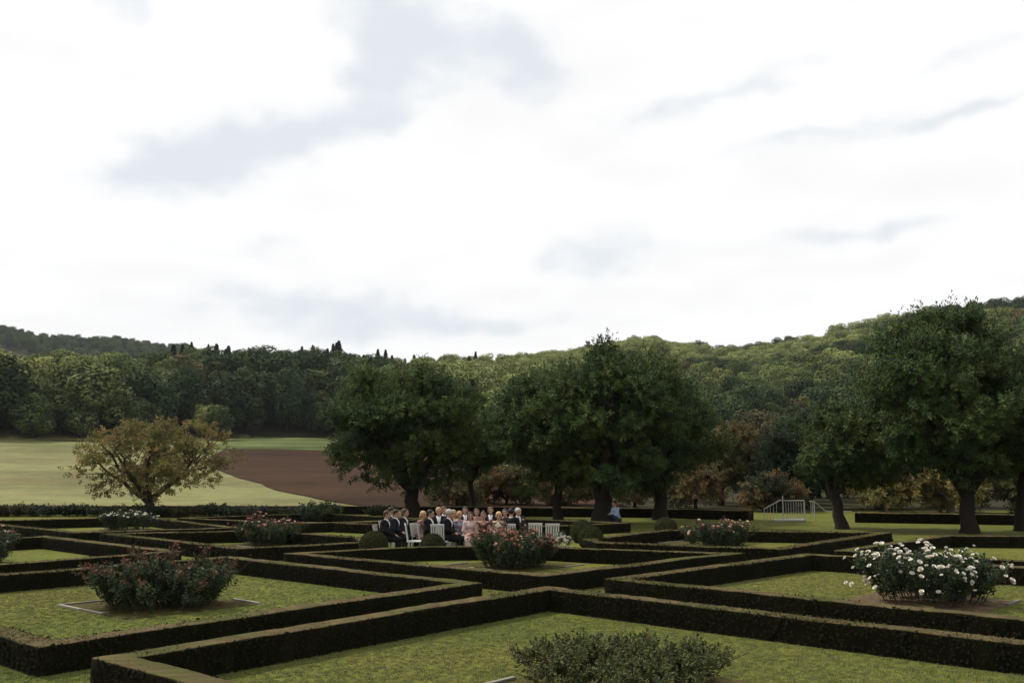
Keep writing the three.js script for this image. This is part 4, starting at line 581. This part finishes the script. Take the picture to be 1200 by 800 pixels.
for (const [px, d, deg, label, q] of [
  [452, 30.7, 82, 'person in a dark suit at the end of the row beside a topiary ball', { suit: 'black', hair: 'brown', lean: 0.02 }],
  [464, 31.5, 78, 'person in a dark suit seated between two others in suits', { suit: 'navy', hair: 'dark', cross: true }],
  [474, 32.0, 74, 'person in a dark suit with longer brown hair, behind the empty chair', { suit: 'charcoal', hair: 'brown', bob: true, turn: 0.1 }],
  [495.5, 31.6, 62, 'person with long blond hair and a rose brown dress', { dress: 'rose', hair: 'blond', long: true, sleeve: true, turn: -0.2 }],
  [504, 31.3, 66, 'person in a black suit next to the one with long blond hair', { suit: 'black', hair: 'dark', turn: 0.2 }],
  [514, 32.0, 8, 'person in a dark open suit with white shirt, facing an empty white chair', { suit: 'navy', hair: 'fair', tie: SHIRT, size: 1.03 }],
  [526, 30.95, 72, 'grey-haired person in a black suit with knees turned sideways', { suit: 'black', hair: 'grey', cross: true, size: 1.02 }],
  [531.5, 32.5, 18, 'fair-haired person in a sand dress behind the grey-haired one', { dress: 'sand', hair: 'fair', long: true }],
  [538.5, 31.5, 14, 'person in a mauve patterned dress', { dress: 'mauve', hair: 'fair', bob: true, sleeve: true }],
  [551, 31.0, 6, 'dark-haired person in a plain blush pink dress', { dress: 'blush', hair: 'dark', long: true, sleeve: true, cross: true }],
  [566.5, 30.95, 2, 'person in a wine red strap dress with hair in a bun', { dress: 'wine', hair: 'brown', bun: true, strap: true, tan: true }],
  [584.5, 31.1, 0, 'person with short blond hair in a cream flowered dress', { dress: 'cream', hair: 'blond', bob: true, cross: true }],
  [458, 33.2, 80, 'dark-haired person in a charcoal suit in the row behind', { suit: 'charcoal', hair: 'dark', turn: 0.2 }],
  [520, 33.8, 30, 'person in a navy suit half hidden behind the open dark suit', { suit: 'navy', hair: 'brown' }],
  [545, 33.6, 10, 'person in a black suit seated behind the blush pink dress', { suit: 'black', hair: 'dark', turn: -0.2 }],
  [558.5, 33.4, 4, 'person in a rose brown dress behind the wine red one', { dress: 'rose', hair: 'brown', long: true, sleeve: true }],
  [575, 33.5, -6, 'person in a dark suit behind the wine red and cream dresses', { suit: 'charcoal', hair: 'brown', turn: 0.2 }],
  [592, 33.3, -10, 'person in a wine red long-sleeved dress behind the cream flowered one', { dress: 'wine', hair: 'dark', sleeve: true, bob: true }],
  [607, 32.6, 30, 'person in a charcoal suit half hidden by the coral roses', { suit: 'charcoal', hair: 'grey', turn: 0.3 }],
  [599, 31.5, 168, 'person in a black suit seen from behind at the end of the row', { suit: 'black', hair: 'dark', size: 1.02 }],
]) {
  const x = seat(px, d), a = deg * DEG;
  person(label, x, d, a, q, GUESTS);
  chair('white slatted garden chair under the ' + label.replace(/ (at|seated|next|behind|facing|with knees|and a|in a) .*$/, (m) => /^ (in|and) a/.test(m) ? m : '').split(' ').slice(0, 10).join(' '), x - Math.sin(a) * 0.06, d + Math.cos(a) * 0.06, a, SEATS).position.y = -0.035;
}
chair('empty white slatted chair beside the person with long blond hair', seat(486, 30.75), 30.75, 100 * DEG, 'empty white chairs');
chair('empty white slatted chair with its back to the rose bush, before the open suit', seat(515.5, 30.6), 30.6, 168 * DEG, 'empty white chairs');
chair('empty white slatted chair rising behind the coral roses', seat(628, 31.2), 31.2, 175 * DEG, 'empty white chairs');
chair('empty white slatted chair beside the white flowers', seat(646, 30.9), 30.9, 185 * DEG, 'empty white chairs');
person('person in a pale blue shirt crouching at the foot of the thick forking tree', 4.78, 45.6, -60 * DEG, { crouch: true, suit: 'charcoal', shirtOnly: std(0.28, 0.34, 0.46, 0.8), trousers: std(0.03, 0.034, 0.045, 0.9), hair: 'dark', lean: 0.06 });
// white flower arrangements on the plaza
{
  const vase = new THREE.LatheGeometry([[0.001, 0], [0.09, 0], [0.1, 0.02], [0.07, 0.1], [0.11, 0.24], [0.12, 0.26], [0.105, 0.26]].map(([a, b]) => new THREE.Vector2(a, b)), 14);
  for (const [px, d, label, s] of [[656, 30.7, 'tall white flower arrangement beside the empty chair', 1.25], [664, 31.6, 'smaller leafy white flower arrangement near the topiary ball', 0.95]]) {
    const o = thing('flower_arrangement', label, 'flowers', seat(px, d), d), r = rng(900 + px), l = []; o.scale.setScalar(s); part(o, 'vase', vase, whitePaint);
    for (let i = 0; i < 26; i++) l.push([roseLeafy[i % 2], along(V((r() - 0.5) * 0.2, 0.28 + r() * 0.2, (r() - 0.5) * 0.2), V(r() - 0.5, 0.5, r() - 0.5), r() * 6, 1), lin(0.04, 0.06, 0.025)]);
    part(o, 'leaves', bake(l), foliageMat).userData.kind = 'stuff';
    for (let i = 0; i < 24; i++) { const a = r() * 6.28, q = Math.sqrt(r()), f = part(o, 'bloom', roseGeos[i % 3], FLOWER.white[i % 2]); f.position.set(Math.cos(a) * q * 0.2, 0.48 - q * q * 0.2 + r() * 0.08, Math.sin(a) * q * 0.2); f.rotation.set((r() - 0.5) * 1.4, 0, (r() - 0.5) * 1.4); f.scale.setScalar(1.2); }
  }
}
// scraps of white paper on the grass
for (const [x, d, a, label] of [[-6.05, 14.6, 0.4, 'white paper scrap on the lawn inside the hedge corner'], [-5.35, 17.75, 1.3, 'white paper scrap on the lawn before the dark red roses']]) {
  const g = new THREE.PlaneGeometry(0.11, 0.07, 6, 4), p = g.attributes.position; for (let i = 0; i < p.count; i++) p.setZ(i, 0.02 + 0.018 * noise3(p.getX(i) * 40, p.getY(i) * 40, a)); g.rotateX(-Math.PI / 2); g.computeVertexNormals();
  const o = thing('paper_scrap', label, 'litter', x, d, a); part(o, 'sheet', g, std(0.75, 0.74, 0.7, 0.8));
}
// blades of grass over the near lawns
{
  const r = rng(950), blade = (seed) => { const q = rng(seed), pos = [], idx = []; for (let i = 0; i < 9; i++) { const a = q() * 6.28, l = 0.012 + q() * 0.014, w = 0.003, t = 0.25 + q() * 0.7, x = (q() - 0.5) * 0.05, z = (q() - 0.5) * 0.05, c = Math.cos(a), s = Math.sin(a), b = pos.length / 3; pos.push(x - s * w, 0, z + c * w, x + s * w, 0, z - c * w, x + c * l * t, l, z + s * l * t); idx.push(b, b + 1, b + 2); } return geom(pos, idx); }, list = [[], []];
  const gravel = [[-1, -1], [0, -1], [-1, 0], [0, 0]].map(([i, j]) => bedCentre(i, j));
  for (let n = 0; n < 110000; n++) {
    const d = 8 + 18 * Math.pow(r(), 1.25), x = (r() * 2 - 1) * (d * 0.56 + 0.6); let skip = false;
    for (const c of gravel) { const u = (x - c[0]) * AX_U[0] + (d - c[1]) * AX_U[1], v = (x - c[0]) * AX_V[0] + (d - c[1]) * AX_V[1]; if (Math.abs(u) < SIDE / 2 + 0.05 && Math.abs(v) < SIDE / 2 + 0.05) skip = true; }
    if (skip) continue; const dry = clamp(0.35 + 0.9 * fbm(x * 0.22 + 9, d * 0.22, 6, 3) + (r() - 0.5) * 0.25), v = 0.88 + r() * 0.24;
    list[n % 2].push([mat4(V(x, 0.002, -d), 0, r() * 6.28, 0, 0.8 + r() * 0.6), lin(lerp(0.136, 0.165, dry) * v, lerp(0.155, 0.158, dry) * v, lerp(0.058, 0.068, dry) * v)]);
  }
  const o = new THREE.Group(); o.name = 'grass'; tag(o, 'short mown grass blades on the near lawns', 'grass', null, 'stuff'); scene.add(o);
  list.forEach((l, i) => copies(o, 'blades', blade(960 + i), std(1, 1, 1, 0.9), l, 'stuff'));
}

// thin summer haze over the hills
scene.fog = new THREE.FogExp2(lin(0.8, 0.86, 0.92), 0.00006);

renderer.render(scene, camera);
